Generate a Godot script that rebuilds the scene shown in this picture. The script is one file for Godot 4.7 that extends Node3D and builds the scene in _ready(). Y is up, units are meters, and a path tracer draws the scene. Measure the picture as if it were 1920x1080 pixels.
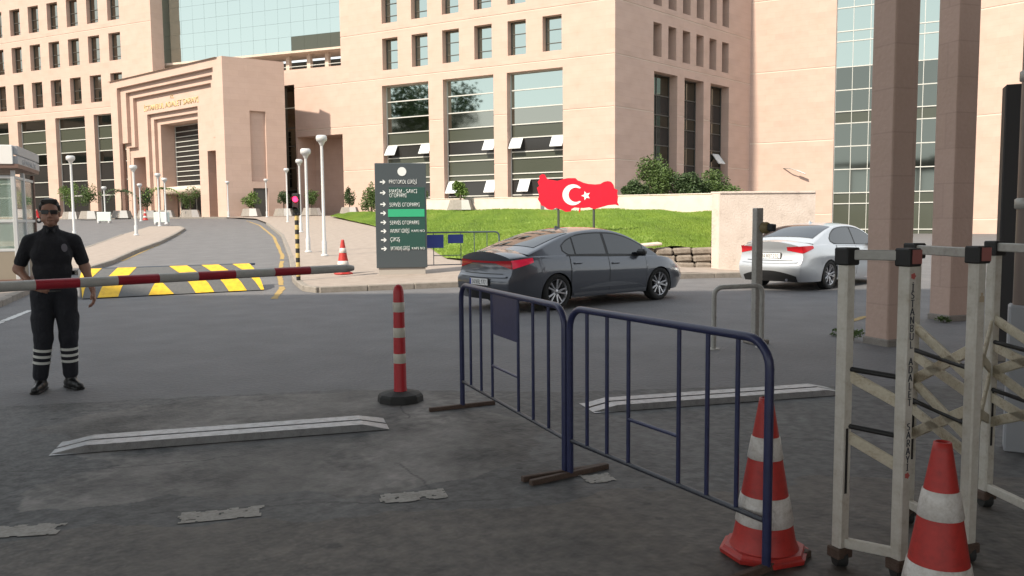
extends Node3D

var M := {}
var taken := {}
var rng := RandomNumberGenerator.new()
const UP := Vector3.UP
const SUN_YAW := 45.5      # the sun stands behind and to one side of the viewer
const SUN_HEIGHT := 42.0

# ------------------------------------------------------------------ naming
func numbered(called: String) -> String:
	var n: int = taken.get(called, 0)
	taken[called] = n + 1
	return called if n == 0 else "%s_%03d" % [called, n]

func tag(o: Node, label: String, category: String, group := "") -> Node:
	o.set_meta("label", label)
	o.set_meta("category", category)
	if group != "":
		o.set_meta("group", group)
	return o

func thing(called: String, label: String, category: String, at := Vector3.ZERO, turn := 0.0, group := "") -> Node3D:
	var o := Node3D.new()
	o.name = numbered(called)
	add_child(o)
	o.position = at
	o.rotation.y = turn
	tag(o, label, category, group)
	return o

func obj(called: String, st: SurfaceTool, m: Material, parent: Node = self) -> MeshInstance3D:
	var o := MeshInstance3D.new()
	st.generate_normals()
	o.mesh = st.commit()
	o.material_override = m
	o.name = numbered(called) if parent == self else called
	parent.add_child(o, true)
	return o

func inst(called: String, mesh: Mesh, m: Material, parent: Node, xf := Transform3D.IDENTITY) -> MeshInstance3D:
	var o := MeshInstance3D.new()
	o.mesh = mesh
	if m != null:
		o.material_override = m
	o.name = numbered(called) if parent == self else called
	o.transform = xf
	parent.add_child(o, true)
	return o

func struct(called: String, st: SurfaceTool, m: Material) -> MeshInstance3D:
	var o := obj(called, st, m)
	o.set_meta("kind", "structure")
	return o

func node(called: String, parent: Node, xf := Transform3D.IDENTITY) -> Node3D:
	var o := Node3D.new()
	o.name = called
	o.transform = xf
	parent.add_child(o, true)
	return o

func dup(src: Node3D, at: Vector3, turn: float, label: String, called := "") -> Node3D:
	var r: Node3D = src.duplicate()
	r.name = numbered(called if called != "" else String(src.get_meta("base_name")))
	add_child(r)
	r.position = at
	r.rotation.y = turn
	r.set_meta("label", label)
	return r

# ------------------------------------------------------------------ mesh helpers
func S(smooth := false) -> SurfaceTool:
	var st := SurfaceTool.new()
	st.begin(Mesh.PRIMITIVE_TRIANGLES)
	st.set_smooth_group(0 if smooth else -1)
	return st

func tri(st: SurfaceTool, a: Vector3, b: Vector3, c: Vector3) -> void:
	st.add_vertex(a); st.add_vertex(b); st.add_vertex(c)

func quad(st: SurfaceTool, a: Vector3, b: Vector3, c: Vector3, d: Vector3) -> void:
	st.add_vertex(a); st.add_vertex(b); st.add_vertex(c)
	st.add_vertex(a); st.add_vertex(c); st.add_vertex(d)

func quad_uv(st: SurfaceTool, p: Array, uv: Array) -> void:
	for i in [0, 1, 2, 0, 2, 3]:
		st.set_uv(uv[i]); st.add_vertex(p[i])

# a box of full size s, its edges cut by bevel b
func box(st: SurfaceTool, xf: Transform3D, s: Vector3, b := 0.0) -> void:
	var h := s * 0.5
	if b <= 0.0:
		for ax in 3:
			for sg in [-1.0, 1.0]:
				var n := Vector3.ZERO; n[ax] = h[ax] * sg
				var u := Vector3.ZERO; u[(ax + 1) % 3] = h[(ax + 1) % 3]
				var v := Vector3.ZERO; v[(ax + 2) % 3] = h[(ax + 2) % 3] * sg
				quad(st, xf * (n - u - v), xf * (n - u + v), xf * (n + u + v), xf * (n + u - v))
		return
	b = minf(b, minf(h.x, minf(h.y, h.z)) * 0.9)
	for ax in 3:
		var i1 := (ax + 1) % 3
		var i2 := (ax + 2) % 3
		for sg in [-1.0, 1.0]:
			var n := Vector3.ZERO; n[ax] = h[ax] * sg
			var u := Vector3.ZERO; u[i1] = h[i1] - b
			var v := Vector3.ZERO; v[i2] = (h[i2] - b) * sg
			quad(st, xf * (n - u - v), xf * (n - u + v), xf * (n + u + v), xf * (n + u - v))
		# the four edges that run along ax
		for s1 in [-1.0, 1.0]:
			for s2 in [-1.0, 1.0]:
				var l := Vector3.ZERO; l[ax] = h[ax] - b
				var p := Vector3.ZERO; p[i1] = h[i1] * s1; p[i2] = (h[i2] - b) * s2
				var q := Vector3.ZERO; q[i1] = (h[i1] - b) * s1; q[i2] = h[i2] * s2
				if s1 * s2 > 0:
					quad(st, xf * (p - l), xf * (q - l), xf * (q + l), xf * (p + l))
				else:
					quad(st, xf * (p - l), xf * (p + l), xf * (q + l), xf * (q - l))
	for sx in [-1.0, 1.0]:
		for sy in [-1.0, 1.0]:
			for sz in [-1.0, 1.0]:
				var a := Vector3(h.x * sx, (h.y - b) * sy, (h.z - b) * sz)
				var c := Vector3((h.x - b) * sx, h.y * sy, (h.z - b) * sz)
				var d := Vector3((h.x - b) * sx, (h.y - b) * sy, h.z * sz)
				if sx * sy * sz > 0:
					tri(st, xf * a, xf * d, xf * c)
				else:
					tri(st, xf * a, xf * c, xf * d)

func at(p: Vector3, turn := 0.0) -> Transform3D:
	return Transform3D(Basis(UP, turn), p)

# a bar of section w x h from a to b
func bar(st: SurfaceTool, a: Vector3, b: Vector3, w: float, h: float, bev := 0.0, up := UP) -> void:
	var d := b - a
	var z := d.normalized()
	if absf(z.dot(up)) > 0.99:
		up = Vector3.RIGHT
	var x := up.cross(z).normalized()
	var y := z.cross(x)
	box(st, Transform3D(Basis(x, y, z), (a + b) * 0.5), Vector3(w, h, d.length()), bev)

func tube(st: SurfaceTool, pts: Array, r, n := 8, caps := true) -> void:
	var rings := []
	var prev := Vector3.ZERO
	for i in pts.size():
		var p: Vector3 = pts[i]
		var t: Vector3
		if i == 0: t = pts[1] - p
		elif i == pts.size() - 1: t = p - pts[i - 1]
		else: t = (pts[i + 1] - p).normalized() + (p - pts[i - 1]).normalized()
		t = t.normalized()
		var x: Vector3
		if prev == Vector3.ZERO:
			x = (UP if absf(t.y) < 0.9 else Vector3.RIGHT).cross(t).normalized()
		else:
			x = (prev - t * prev.dot(t)).normalized()
		prev = x
		var y := t.cross(x)
		var rr: float = r[i] if r is Array else r
		var ring := []
		for k in n:
			var a := TAU * k / n
			ring.append(p + (x * cos(a) + y * sin(a)) * rr)
		rings.append(ring)
	st.set_smooth_group(0)
	for i in rings.size() - 1:
		for k in n:
			var k2 := (k + 1) % n
			quad(st, rings[i][k], rings[i][k2], rings[i + 1][k2], rings[i + 1][k])
	st.set_smooth_group(-1)
	if caps:
		for k in range(1, n - 1):
			tri(st, rings[0][0], rings[0][k + 1], rings[0][k])
			tri(st, rings[-1][0], rings[-1][k], rings[-1][k + 1])

# turns profile points (radius, height) round the y axis
func lathe(st: SurfaceTool, prof: Array, n := 16, xf := Transform3D.IDENTITY, sharp := false) -> void:
	st.set_smooth_group(-1 if sharp else 0)
	for i in prof.size() - 1:
		for k in n:
			var a := TAU * k / n
			var b := TAU * (k + 1) / n
			var p: Vector2 = prof[i]
			var q: Vector2 = prof[i + 1]
			var A := xf * Vector3(cos(a) * p.x, p.y, sin(a) * p.x)
			var B := xf * Vector3(cos(b) * p.x, p.y, sin(b) * p.x)
			var C := xf * Vector3(cos(b) * q.x, q.y, sin(b) * q.x)
			var D := xf * Vector3(cos(a) * q.x, q.y, sin(a) * q.x)
			if p.x < 1e-5: tri(st, A, C, D)
			elif q.x < 1e-5: tri(st, A, B, C)
			else: quad(st, A, B, C, D)
	st.set_smooth_group(-1)

# a polygon in the xy plane of xf, from z = 0 to z = depth
func prism(st: SurfaceTool, poly: PackedVector2Array, depth: float, xf := Transform3D.IDENTITY) -> void:
	var idx := Geometry2D.triangulate_polygon(poly)
	for i in range(0, idx.size(), 3):
		var a := poly[idx[i]]; var b := poly[idx[i + 1]]; var c := poly[idx[i + 2]]
		tri(st, xf * Vector3(a.x, a.y, depth), xf * Vector3(b.x, b.y, depth), xf * Vector3(c.x, c.y, depth))
		tri(st, xf * Vector3(a.x, a.y, 0), xf * Vector3(c.x, c.y, 0), xf * Vector3(b.x, b.y, 0))
	for i in poly.size():
		var a := poly[i]; var b := poly[(i + 1) % poly.size()]
		quad(st, xf * Vector3(a.x, a.y, 0), xf * Vector3(b.x, b.y, 0), xf * Vector3(b.x, b.y, depth), xf * Vector3(a.x, a.y, depth))

var font_sans: SystemFont
func text(st: SurfaceTool, s: String, height: float, depth: float, xf: Transform3D, width := 0.0, bold := false) -> void:
	if font_sans == null:
		font_sans = SystemFont.new()
		font_sans.font_names = PackedStringArray(["Droid Sans"])
	var f: Font = font_sans
	if bold and false:
		var fv := FontVariation.new()
		fv.base_font = font_sans
		fv.variation_embolden = 0.6
		f = fv
	var t := TextMesh.new()
	t.font = f
	t.text = s
	t.font_size = 32
	t.pixel_size = height / 23.0
	t.depth = depth
	t.curve_step = 4.0
	t.horizontal_alignment = HORIZONTAL_ALIGNMENT_LEFT if width > 0.0 else HORIZONTAL_ALIGNMENT_CENTER
	var bb := t.get_aabb()
	var sx := 1.0
	if width > 0.0 and bb.size.x > 0.0:
		sx = width / bb.size.x
	var off := Vector3(-bb.position.x if width > 0.0 else 0.0, -(bb.position.y + bb.size.y * 0.5), 0)
	st.append_from(t, 0, xf * Transform3D(Basis.from_scale(Vector3(sx, 1, 1)), Vector3.ZERO) * Transform3D(Basis.IDENTITY, off))

# ------------------------------------------------------------------ materials
func lin(r: float, g: float, b: float) -> Color:
	return Color(r, g, b).linear_to_srgb()

func mat(c: Color, rough := 0.7, metal := 0.0) -> StandardMaterial3D:
	var m := StandardMaterial3D.new()
	m.albedo_color = c
	m.roughness = rough
	m.metallic = metal
	return m

func noise_img(n: int, sd: int, freq: float, octaves := 4, kind := FastNoiseLite.TYPE_SIMPLEX_SMOOTH) -> PackedByteArray:
	var f := FastNoiseLite.new()
	f.seed = sd
	f.noise_type = kind
	f.frequency = freq
	f.fractal_octaves = octaves
	var im := f.get_seamless_image(n, n)
	im.convert(Image.FORMAT_L8)
	return im.get_data()

# mixes a coarse and a fine pattern into a ramp of linear colours
func speckle(n: int, sd: int, cols: Array, fine := 0.09, coarse := 0.006, wf := 0.5, extra = null) -> ImageTexture:
	var a := noise_img(n, sd, coarse, 5)
	var b := noise_img(n, sd + 7, fine, 3)
	var ramp := []
	for i in 256:
		var f := i / 255.0 * (cols.size() - 1)
		var k := mini(int(f), cols.size() - 2)
		ramp.append((cols[k] as Color).lerp(cols[k + 1], f - k).linear_to_srgb())
	var out := PackedByteArray()
	out.resize(n * n * 3)
	var has: bool = extra != null
	for i in n * n:
		var v := int(clampf(a[i] * (1.0 - wf) + b[i] * wf, 0, 255))
		var c: Color = ramp[v]
		if has:
			c = extra.call(i % n, i / n, c)
		out[i * 3] = int(clampf(c.r, 0, 1) * 255.0); out[i * 3 + 1] = int(clampf(c.g, 0, 1) * 255.0); out[i * 3 + 2] = int(clampf(c.b, 0, 1) * 255.0)
	var im := Image.create_from_data(n, n, false, Image.FORMAT_RGB8, out)
	return ImageTexture.create_from_image(im)

func relief(n: int, sd: int, freq: float, strength: float) -> ImageTexture:
	var im := Image.create_from_data(n, n, false, Image.FORMAT_L8, noise_img(n, sd, freq, 4))
	im.convert(Image.FORMAT_RGBA8)
	im.bump_map_to_normal_map(strength)
	return ImageTexture.create_from_image(im)

func tri_mat(tex: Texture2D, metres: float, rough: float, nrm: Texture2D = null, ns := 1.0, metal := 0.0) -> StandardMaterial3D:
	var m := StandardMaterial3D.new()
	m.albedo_texture = tex
	m.roughness = rough
	m.metallic = metal
	m.uv1_triplanar = true
	m.uv1_world_triplanar = true
	m.uv1_scale = Vector3.ONE / metres
	if nrm != null:
		m.normal_enabled = true
		m.normal_texture = nrm
		m.normal_scale = ns
	return m

func make_materials() -> void:
	var bump := relief(512, 3, 0.08, 3.0)
	var bump2 := relief(512, 9, 0.02, 3.0)
	# pink sandstone cladding, with the fine courses of its slabs
	var course := func(x: int, y: int, c: Color) -> Color:
		var row := y / 64
		var k := 1.0
		if y % 64 < 2: k = 0.945
		elif (x + row * 85) % 170 < 2: k = 0.965
		var h := hash(Vector2i(row, ((x + row * 85) % 512) / 170)) % 100
		k *= 0.98 + h * 0.0004
		return Color(c.r * k, c.g * k, c.b * k)
	M.stone = tri_mat(speckle(512, 11, [Color(.45, .322, .255), Color(.505, .362, .30), Color(.54, .395, .332)], 0.12, 0.005, 0.35, course), 4.2, 0.85, bump, 0.25)
	M.joint = mat(lin(.60, .50, .42), 0.9)
	M.stone_pale = tri_mat(speckle(512, 12, [Color(.46, .38, .31), Color(.55, .46, .385), Color(.60, .515, .44)], 0.1, 0.008, 0.35), 3.0, 0.9, bump, 0.3)
	M.render_wall = tri_mat(speckle(512, 13, [Color(.40, .33, .29), Color(.57, .485, .43), Color(.63, .54, .485), Color(.65, .57, .515)], 0.05, 0.007, 0.35), 2.6, 0.9, bump, 0.4)
	M.asphalt = tri_mat(speckle(512, 21, [Color(.082, .080, .083), Color(.112, .109, .113), Color(.130, .127, .131), Color(.170, .166, .168)], 0.16, 0.006, 0.45), 3.1, 0.72, bump, 0.5)
	M.paving = tri_mat(speckle(512, 23, [Color(.21, .17, .145), Color(.30, .25, .215), Color(.35, .295, .255)], 0.1, 0.01, 0.5), 2.2, 0.9, bump, 0.4)
	M.kerb = tri_mat(speckle(512, 24, [Color(.13, .115, .10), Color(.23, .205, .18), Color(.31, .275, .245)], 0.07, 0.012, 0.45), 1.3, 0.9, bump, 0.5)
	M.soil = tri_mat(speckle(512, 25, [Color(.06, .05, .035), Color(.10, .09, .05), Color(.13, .14, .05)], 0.09, 0.01, 0.5), 2.0, 1.0)
	M.lawn = tri_mat(speckle(512, 26, [Color(.09, .125, .025), Color(.15, .23, .032), Color(.22, .30, .045), Color(.30, .31, .07)], 0.06, 0.012, 0.5), 5.0, 1.0, bump2, 1.0)
	M.rock = tri_mat(speckle(512, 27, [Color(.10, .085, .07), Color(.22, .185, .155), Color(.32, .28, .24)], 0.05, 0.012, 0.5), 0.9, 0.95, bump, 1.0)
	M.concrete = tri_mat(speckle(512, 28, [Color(.15, .13, .115), Color(.25, .225, .20), Color(.32, .29, .26)], 0.08, 0.01, 0.5), 1.2, 0.9, bump, 0.5)
	M.canopy = tri_mat(speckle(512, 30, [Color(.26, .25, .24), Color(.36, .35, .335), Color(.42, .41, .395)], 0.1, 0.01, 0.4), 2.0, 0.8)
	M.paint_white = tri_mat(speckle(512, 31, [Color(.17, .16, .145), Color(.28, .265, .24), Color(.36, .34, .315), Color(.44, .42, .39)], 0.05, 0.012, 0.55), 0.8, 0.8)
	M.line_white = tri_mat(speckle(512, 32, [Color(.30, .30, .30), Color(.55, .55, .54), Color(.62, .62, .61)], 0.08, 0.015, 0.5), 0.9, 0.8)
	M.line_yellow = tri_mat(speckle(512, 33, [Color(.15, .12, .08), Color(.36, .24, .075), Color(.45, .30, .09)], 0.08, 0.015, 0.5), 0.9, 0.8)
	M.steel = tri_mat(speckle(512, 34, [Color(.12, .11, .10), Color(.30, .30, .30), Color(.40, .40, .41), Color(.44, .42, .41)], 0.06, 0.010, 0.4), 0.45, 0.5, bump, 0.15, 0.85)
	M.worn_white = tri_mat(speckle(512, 35, [Color(.30, .24, .17), Color(.50, .47, .41), Color(.58, .555, .50), Color(.62, .60, .56)], 0.05, 0.010, 0.4), 0.55, 0.5, bump, 0.15)
	M.link = tri_mat(speckle(512, 36, [Color(.26, .18, .10), Color(.50, .45, .345), Color(.60, .55, .44)], 0.05, 0.012, 0.45), 0.4, 0.55)
	M.barricade = tri_mat(speckle(512, 37, [Color(.016, .020, .052), Color(.023, .028, .082), Color(.032, .038, .105)], 0.06, 0.012, 0.4), 0.4, 0.36, bump, 0.2)
	M.barricade_top = tri_mat(speckle(512, 38, [Color(.010, .012, .022), Color(.03, .033, .045), Color(.07, .07, .075)], 0.06, 0.012, 0.5), 0.4, 0.4, bump, 0.2)
	M.rust = tri_mat(speckle(512, 39, [Color(.035, .028, .024), Color(.085, .052, .038), Color(.13, .10, .08)], 0.07, 0.015, 0.5), 0.4, 0.75, bump, 0.5)
	M.cone_red = tri_mat(speckle(512, 40, [Color(.24, .022, .018), Color(.42, .028, .022), Color(.50, .036, .028)], 0.04, 0.012, 0.35), 0.35, 0.5, bump, 0.15)
	M.cone_white = tri_mat(speckle(512, 41, [Color(.18, .15, .13), Color(.50, .46, .42), Color(.66, .63, .60), Color(.70, .67, .64)], 0.05, 0.012, 0.4), 0.35, 0.45)
	M.hump_black = tri_mat(speckle(512, 42, [Color(.06, .06, .06), Color(.10, .10, .10), Color(.135, .13, .125)], 0.07, 0.012, 0.5), 0.7, 0.7)
	M.hump_yellow = tri_mat(speckle(512, 43, [Color(.36, .19, .02), Color(.72, .44, .018), Color(.78, .49, .025)], 0.06, 0.012, 0.3), 0.9, 0.6)
	M.boom_white = tri_mat(speckle(512, 44, [Color(.30, .29, .26), Color(.42, .41, .385), Color(.48, .47, .44)], 0.06, 0.012, 0.5), 0.4, 0.45)
	M.boom_red = tri_mat(speckle(512, 45, [Color(.20, .012, .02), Color(.33, .015, .028), Color(.38, .02, .032)], 0.06, 0.012, 0.5), 0.4, 0.45)
	M.delineator = mat(lin(.42, .018, .025), 0.45)
	M.delineator_band = mat(lin(.50, .47, .40), 0.4)
	M.rubber = mat(lin(.022, .022, .021), 0.75)
	M.black = mat(lin(.012, .012, .012), 0.6)
	M.dark_panel = mat(lin(.016, .014, .015), 0.55)
	# glass of the courthouse: coated panes that mirror the sky and what stands opposite
	M.glass = mat(lin(.46, .54, .50), 0.03, 1.0)
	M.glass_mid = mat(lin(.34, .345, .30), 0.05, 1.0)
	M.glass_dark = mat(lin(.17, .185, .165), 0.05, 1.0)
	M.glass_curtain = mat(lin(.55, .64, .60), 0.035, 1.0)
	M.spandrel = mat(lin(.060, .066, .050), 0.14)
	M.louvre_glass = mat(lin(.028, .027, .026), 0.12)
	M.window_frame = mat(lin(.50, .50, .47), 0.45)
	M.window_frame_dark = mat(lin(.09, .085, .075), 0.5)
	M.sash_white = mat(lin(.62, .65, .66), 0.25)
	M.gold = mat(lin(.60, .45, .20), 0.5, 0.4)
	M.lamp_white = tri_mat(speckle(256, 46, [Color(.40, .39, .39), Color(.52, .52, .52), Color(.57, .57, .58)], 0.06, 0.02, 0.5), 0.6, 0.4)
	M.sign_grey = mat(lin(.052, .064, .072), 0.4)
	M.sign_green = mat(lin(.018, .062, .050), 0.4)
	M.sign_bright = mat(lin(.030, .34, .17), 0.45)
	M.sign_white = mat(lin(.66, .68, .68), 0.5)
	M.sign_leg = mat(lin(.36, .33, .30), 0.6)
	M.flag_red = mat(lin(.64, .006, .028), 0.4)
	M.flag_white = mat(lin(.78, .74, .76), 0.45)
	M.pole_dark = mat(lin(.05, .055, .05), 0.5)
	M.blue_plate = mat(lin(.022, .045, .24), 0.45)
	M.blue_steel = mat(lin(.045, .065, .10), 0.5)
	M.galvanised = tri_mat(speckle(256, 47, [Color(.25, .24, .215), Color(.36, .35, .325), Color(.43, .42, .40)], 0.05, 0.015, 0.5), 0.5, 0.5, null, 1.0, 0.25)
	M.leaf = leaf_mat(.070, .115, .026)
	M.leaf_dark = leaf_mat(.040, .072, .020)
	M.leaf_bright = leaf_mat(.10, .165, .030)
	M.grass_blade = leaf_mat(.20, .30, .045)
	M.grass_blade.albedo_texture = speckle(256, 91, [Color(.10, .155, .03), Color(.165, .26, .036), Color(.22, .31, .045), Color(.34, .34, .085)], 0.05, 0.012, 0.35)
	M.grass_blade.uv1_scale = Vector3.ONE / 7.0
	M.bark = tri_mat(speckle(256, 48, [Color(.06, .045, .03), Color(.11, .085, .06), Color(.15, .12, .09)], 0.08, 0.02, 0.5), 0.4, 0.95)
	M.booth_metal = mat(lin(.42, .43, .44), 0.45)
	M.booth_white = mat(lin(.68, .67, .66), 0.5)
	M.booth_brown = mat(lin(.13, .075, .06), 0.6)
	M.booth_grey = mat(lin(.30, .31, .33), 0.5)
	M.booth_text = mat(lin(.16, .17, .20), 0.6)
	M.booth_base = mat(lin(.22, .19, .15), 0.8)
	M.pane = mat(Color(.55, .65, .60, 0.22), 0.02)
	M.pane.transparency = BaseMaterial3D.TRANSPARENCY_ALPHA
	# cars
	M.car_grey = mat(lin(.078, .085, .104), 0.32, 0.4)
	M.car_grey.clearcoat_enabled = true; M.car_grey.clearcoat = 1.0; M.car_grey.clearcoat_roughness = 0.04
	M.car_silver = mat(lin(.52, .54, .57), 0.34, 0.55)
	M.car_silver.clearcoat_enabled = true; M.car_silver.clearcoat = 1.0; M.car_silver.clearcoat_roughness = 0.04
	M.car_glass = mat(lin(.008, .010, .015), 0.03)
	M.car_glass.metallic_specular = 0.8
	M.car_trim = mat(lin(.015, .015, .016), 0.5)
	M.chrome = mat(lin(.62, .62, .64), 0.15, 1.0)
	M.tyre = mat(lin(.014, .014, .014), 0.85)
	M.rim = mat(lin(.42, .42, .44), 0.3, 0.8)
	M.rim_dark = mat(lin(.03, .03, .032), 0.5)
	M.tail_red = mat(lin(.42, .012, .02), 0.12)
	M.tail_lit = mat(lin(.45, .012, .03), 0.15)
	M.tail_lit.emission_enabled = true; M.tail_lit.emission = lin(1.0, .03, .10); M.tail_lit.emission_energy_multiplier = 0.16
	M.plate_white = mat(lin(.70, .70, .70), 0.5)
	M.plate_blue = mat(lin(.02, .05, .30), 0.5)
	# person
	M.skin = mat(lin(.30, .155, .105), 0.55)
	M.skin.subsurf_scatter_enabled = true; M.skin.subsurf_scatter_strength = 0.08
	M.cloth = tri_mat(speckle(256, 50, [Color(.008, .008, .011), Color(.013, .013, .017), Color(.018, .018, .022)], 0.2, 0.02, 0.6), 0.15, 0.92, bump, 0.5)
	var folds := relief(512, 57, 0.012, 14.0)
	M.cloth.normal_texture = folds
	M.cloth.normal_scale = 1.0
	M.cloth.uv1_scale = Vector3(2.2, 1.3, 2.2)
	M.trouser = tri_mat(speckle(256, 51, [Color(.009, .010, .014), Color(.015, .016, .022), Color(.020, .021, .028)], 0.2, 0.02, 0.6), 0.15, 0.9, bump, 0.5)
	M.lens = mat(lin(.006, .006, .007), 0.35)
	M.trouser.normal_texture = folds
	M.trouser.normal_scale = 1.0
	M.trouser.uv1_scale = Vector3(2.4, 1.2, 2.4)
	M.hair = mat(lin(.014, .011, .009), 0.6)
	M.reflective = mat(lin(.62, .62, .58), 0.35)
	M.shoe = mat(lin(.010, .010, .010), 0.4)
	M.signal_red = mat(lin(.8, .02, .05), 0.3)
	M.signal_red.emission_enabled = true; M.signal_red.emission = lin(1.0, .04, .14); M.signal_red.emission_energy_multiplier = 2.2
	M.signal_dim = mat(lin(.03, .04, .03), 0.3)
	M.hazard_yellow = mat(lin(.52, .38, .14), 0.55)

func leaf_mat(r: float, g: float, b: float) -> StandardMaterial3D:
	var m := mat(Color.WHITE, 0.6)
	m.albedo_texture = speckle(128, int(r * 10000), [Color(r * .6, g * .62, b * .6), Color(r, g, b), Color(r * 1.5, g * 1.35, b * 1.4)], 0.12, 0.03, 0.5)
	m.uv1_triplanar = true
	m.uv1_world_triplanar = true
	m.uv1_scale = Vector3.ONE / 1.3
	m.backlight_enabled = true
	m.backlight = lin(r * 0.8, g * 0.8, b * 0.5)
	return m

# ------------------------------------------------------------------ terrain
func gy(x: float, z: float) -> float:
	var d := -z
	var h := clampf(d - 20.0, 0.0, 55.0) * 0.036
	var s := x - (5.75 + (d - 23.1) * 0.24)
	return h * (1.0 - smoothstep(-1.5, 0.5, s))

func lerp_path(path: Array, f: float) -> Vector2:
	var k := f * (path.size() - 1)
	var i := mini(int(k), path.size() - 2)
	return (path[i] as Vector2).lerp(path[i + 1], k - i)

# a sheet between two plan paths, lifted over the terrain
func sheet(st: SurfaceTool, a: Array, b: Array, n: int, m: int, lift: float) -> void:
	st.set_smooth_group(0)
	var rows := []
	for i in n + 1:
		var p := lerp_path(a, float(i) / n)
		var q := lerp_path(b, float(i) / n)
		var row := []
		for k in m + 1:
			var v := p.lerp(q, float(k) / m)
			row.append(Vector3(v.x, gy(v.x, v.y) + lift, v.y))
		rows.append(row)
	for i in n:
		for k in m:
			quad(st, rows[i][k], rows[i][k + 1], rows[i + 1][k + 1], rows[i + 1][k])
	st.set_smooth_group(-1)

# kerb stones along a plan path, each a piece of its own
func kerb(parent: Node, path: Array, length := 1.0, high := 0.135, wide := 0.16) -> void:
	for i in path.size() - 1:
		var p: Vector2 = path[i]
		var q: Vector2 = path[i + 1]
		var n := maxi(1, roundi(p.distance_to(q) / length))
		for k in n:
			var a := p.lerp(q, float(k) / n + 0.006 / maxf(0.1, p.distance_to(q)))
			var b := p.lerp(q, float(k + 1) / n - 0.006 / maxf(0.1, p.distance_to(q)))
			var st := S()
			var j := rng.randf_range(-0.006, 0.006)
			bar(st, Vector3(a.x, gy(a.x, a.y) + high * 0.5 - 0.05 + j, a.y), Vector3(b.x, gy(b.x, b.y) + high * 0.5 - 0.05 + j, b.y), wide, high + 0.1, 0.018)
			obj("kerb_stone", st, M.kerb, parent)

# ------------------------------------------------------------------ facades
# Plane F: x runs along the wall, y up, z out of it. Holes are [x0, x1, y0, y1].
func holed(st: SurfaceTool, F: Transform3D, x0: float, x1: float, y0: float, y1: float, holes: Array, d: float) -> void:
	var xs := [x0, x1]
	var ys := [y0, y1]
	for h in holes:
		for v in [h[0], h[1]]:
			if v > x0 and v < x1: xs.append(v)
		for v in [h[2], h[3]]:
			if v > y0 and v < y1: ys.append(v)
	xs.sort(); ys.sort()
	for i in xs.size() - 1:
		if xs[i + 1] - xs[i] < 1e-4: continue
		for k in ys.size() - 1:
			if ys[k + 1] - ys[k] < 1e-4: continue
			var cx: float = (xs[i] + xs[i + 1]) * 0.5
			var cy: float = (ys[k] + ys[k + 1]) * 0.5
			var open := false
			for h in holes:
				if cx > h[0] and cx < h[1] and cy > h[2] and cy < h[3]:
					open = true
					break
			if not open:
				quad(st, F * Vector3(xs[i], ys[k], -d), F * Vector3(xs[i], ys[k + 1], -d), F * Vector3(xs[i + 1], ys[k + 1], -d), F * Vector3(xs[i + 1], ys[k], -d))

func reveal(st: SurfaceTool, F: Transform3D, h: Array, d0: float, d1: float) -> void:
	var a := Vector3(h[0], h[2], -d0); var b := Vector3(h[1], h[2], -d0); var c := Vector3(h[1], h[3], -d0); var e := Vector3(h[0], h[3], -d0)
	var k := Vector3(0, 0, -(d1 - d0))
	quad(st, F * a, F * b, F * (b + k), F * (a + k))
	quad(st, F * b, F * c, F * (c + k), F * (b + k))
	quad(st, F * c, F * e, F * (e + k), F * (c + k))
	quad(st, F * e, F * a, F * (a + k), F * (e + k))

# cladding in bands parted by recessed joints, over a core that carries the openings
func facade(b: Node3D, F: Transform3D, x0: float, x1: float, y0: float, y1: float, joints: Array, holes: Array, deep: float, m: Material, gap := 0.10) -> void:
	var core := S()
	holed(core, F, x0, x1, y0, y1, holes, 0.035)
	obj("joint_bed", core, M.joint, b)
	core = S()
	for h in holes:
		reveal(core, F, h, 0.0, deep)
	# ends and top of the wall
	quad(core, F * Vector3(x0, y0, 0), F * Vector3(x0, y1, 0), F * Vector3(x0, y1, -deep - 1.0), F * Vector3(x0, y0, -deep - 1.0))
	quad(core, F * Vector3(x1, y0, 0), F * Vector3(x1, y0, -deep - 1.0), F * Vector3(x1, y1, -deep - 1.0), F * Vector3(x1, y1, 0))
	quad(core, F * Vector3(x0, y1, 0), F * Vector3(x1, y1, 0), F * Vector3(x1, y1, -deep - 1.0), F * Vector3(x0, y1, -deep - 1.0))
	obj("wall", core, m, b)
	var lv := [y0]
	lv.append_array(joints)
	lv.append(y1)
	for i in lv.size() - 1:
		var lo: float = lv[i] + (gap * 0.5 if i > 0 else 0.0)
		var hi: float = lv[i + 1] - (gap * 0.5 if i < lv.size() - 2 else 0.0)
		# openings that cut right through the band leave piers between them
		var through := []
		for h in holes:
			if h[2] <= lo and h[3] >= hi: through.append([h[0], h[1]])
		through.sort_custom(func(p, q): return p[0] < q[0])
		var xa := x0
		for t in through + [[x1, x1]]:
			if t[0] > xa + 0.01:
				var st := S()
				holed(st, F, xa, t[0], lo, hi, holes, 0.0)
				for y in [lo, hi]:
					var cuts := []
					for h in holes:
						if y > h[2] and y < h[3] and h[0] >= xa and h[1] <= t[0]: cuts.append([h[0], h[1]])
					cuts.sort_custom(func(p, q): return p[0] < q[0])
					var x := xa
					for c in cuts + [[t[0], t[0]]]:
						if c[0] > x:
							quad(st, F * Vector3(x, y, 0), F * Vector3(c[0], y, 0), F * Vector3(c[0], y, -0.034), F * Vector3(x, y, -0.034))
						x = c[1]
				obj("cladding_band", st, m, b)
			xa = t[1]

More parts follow.
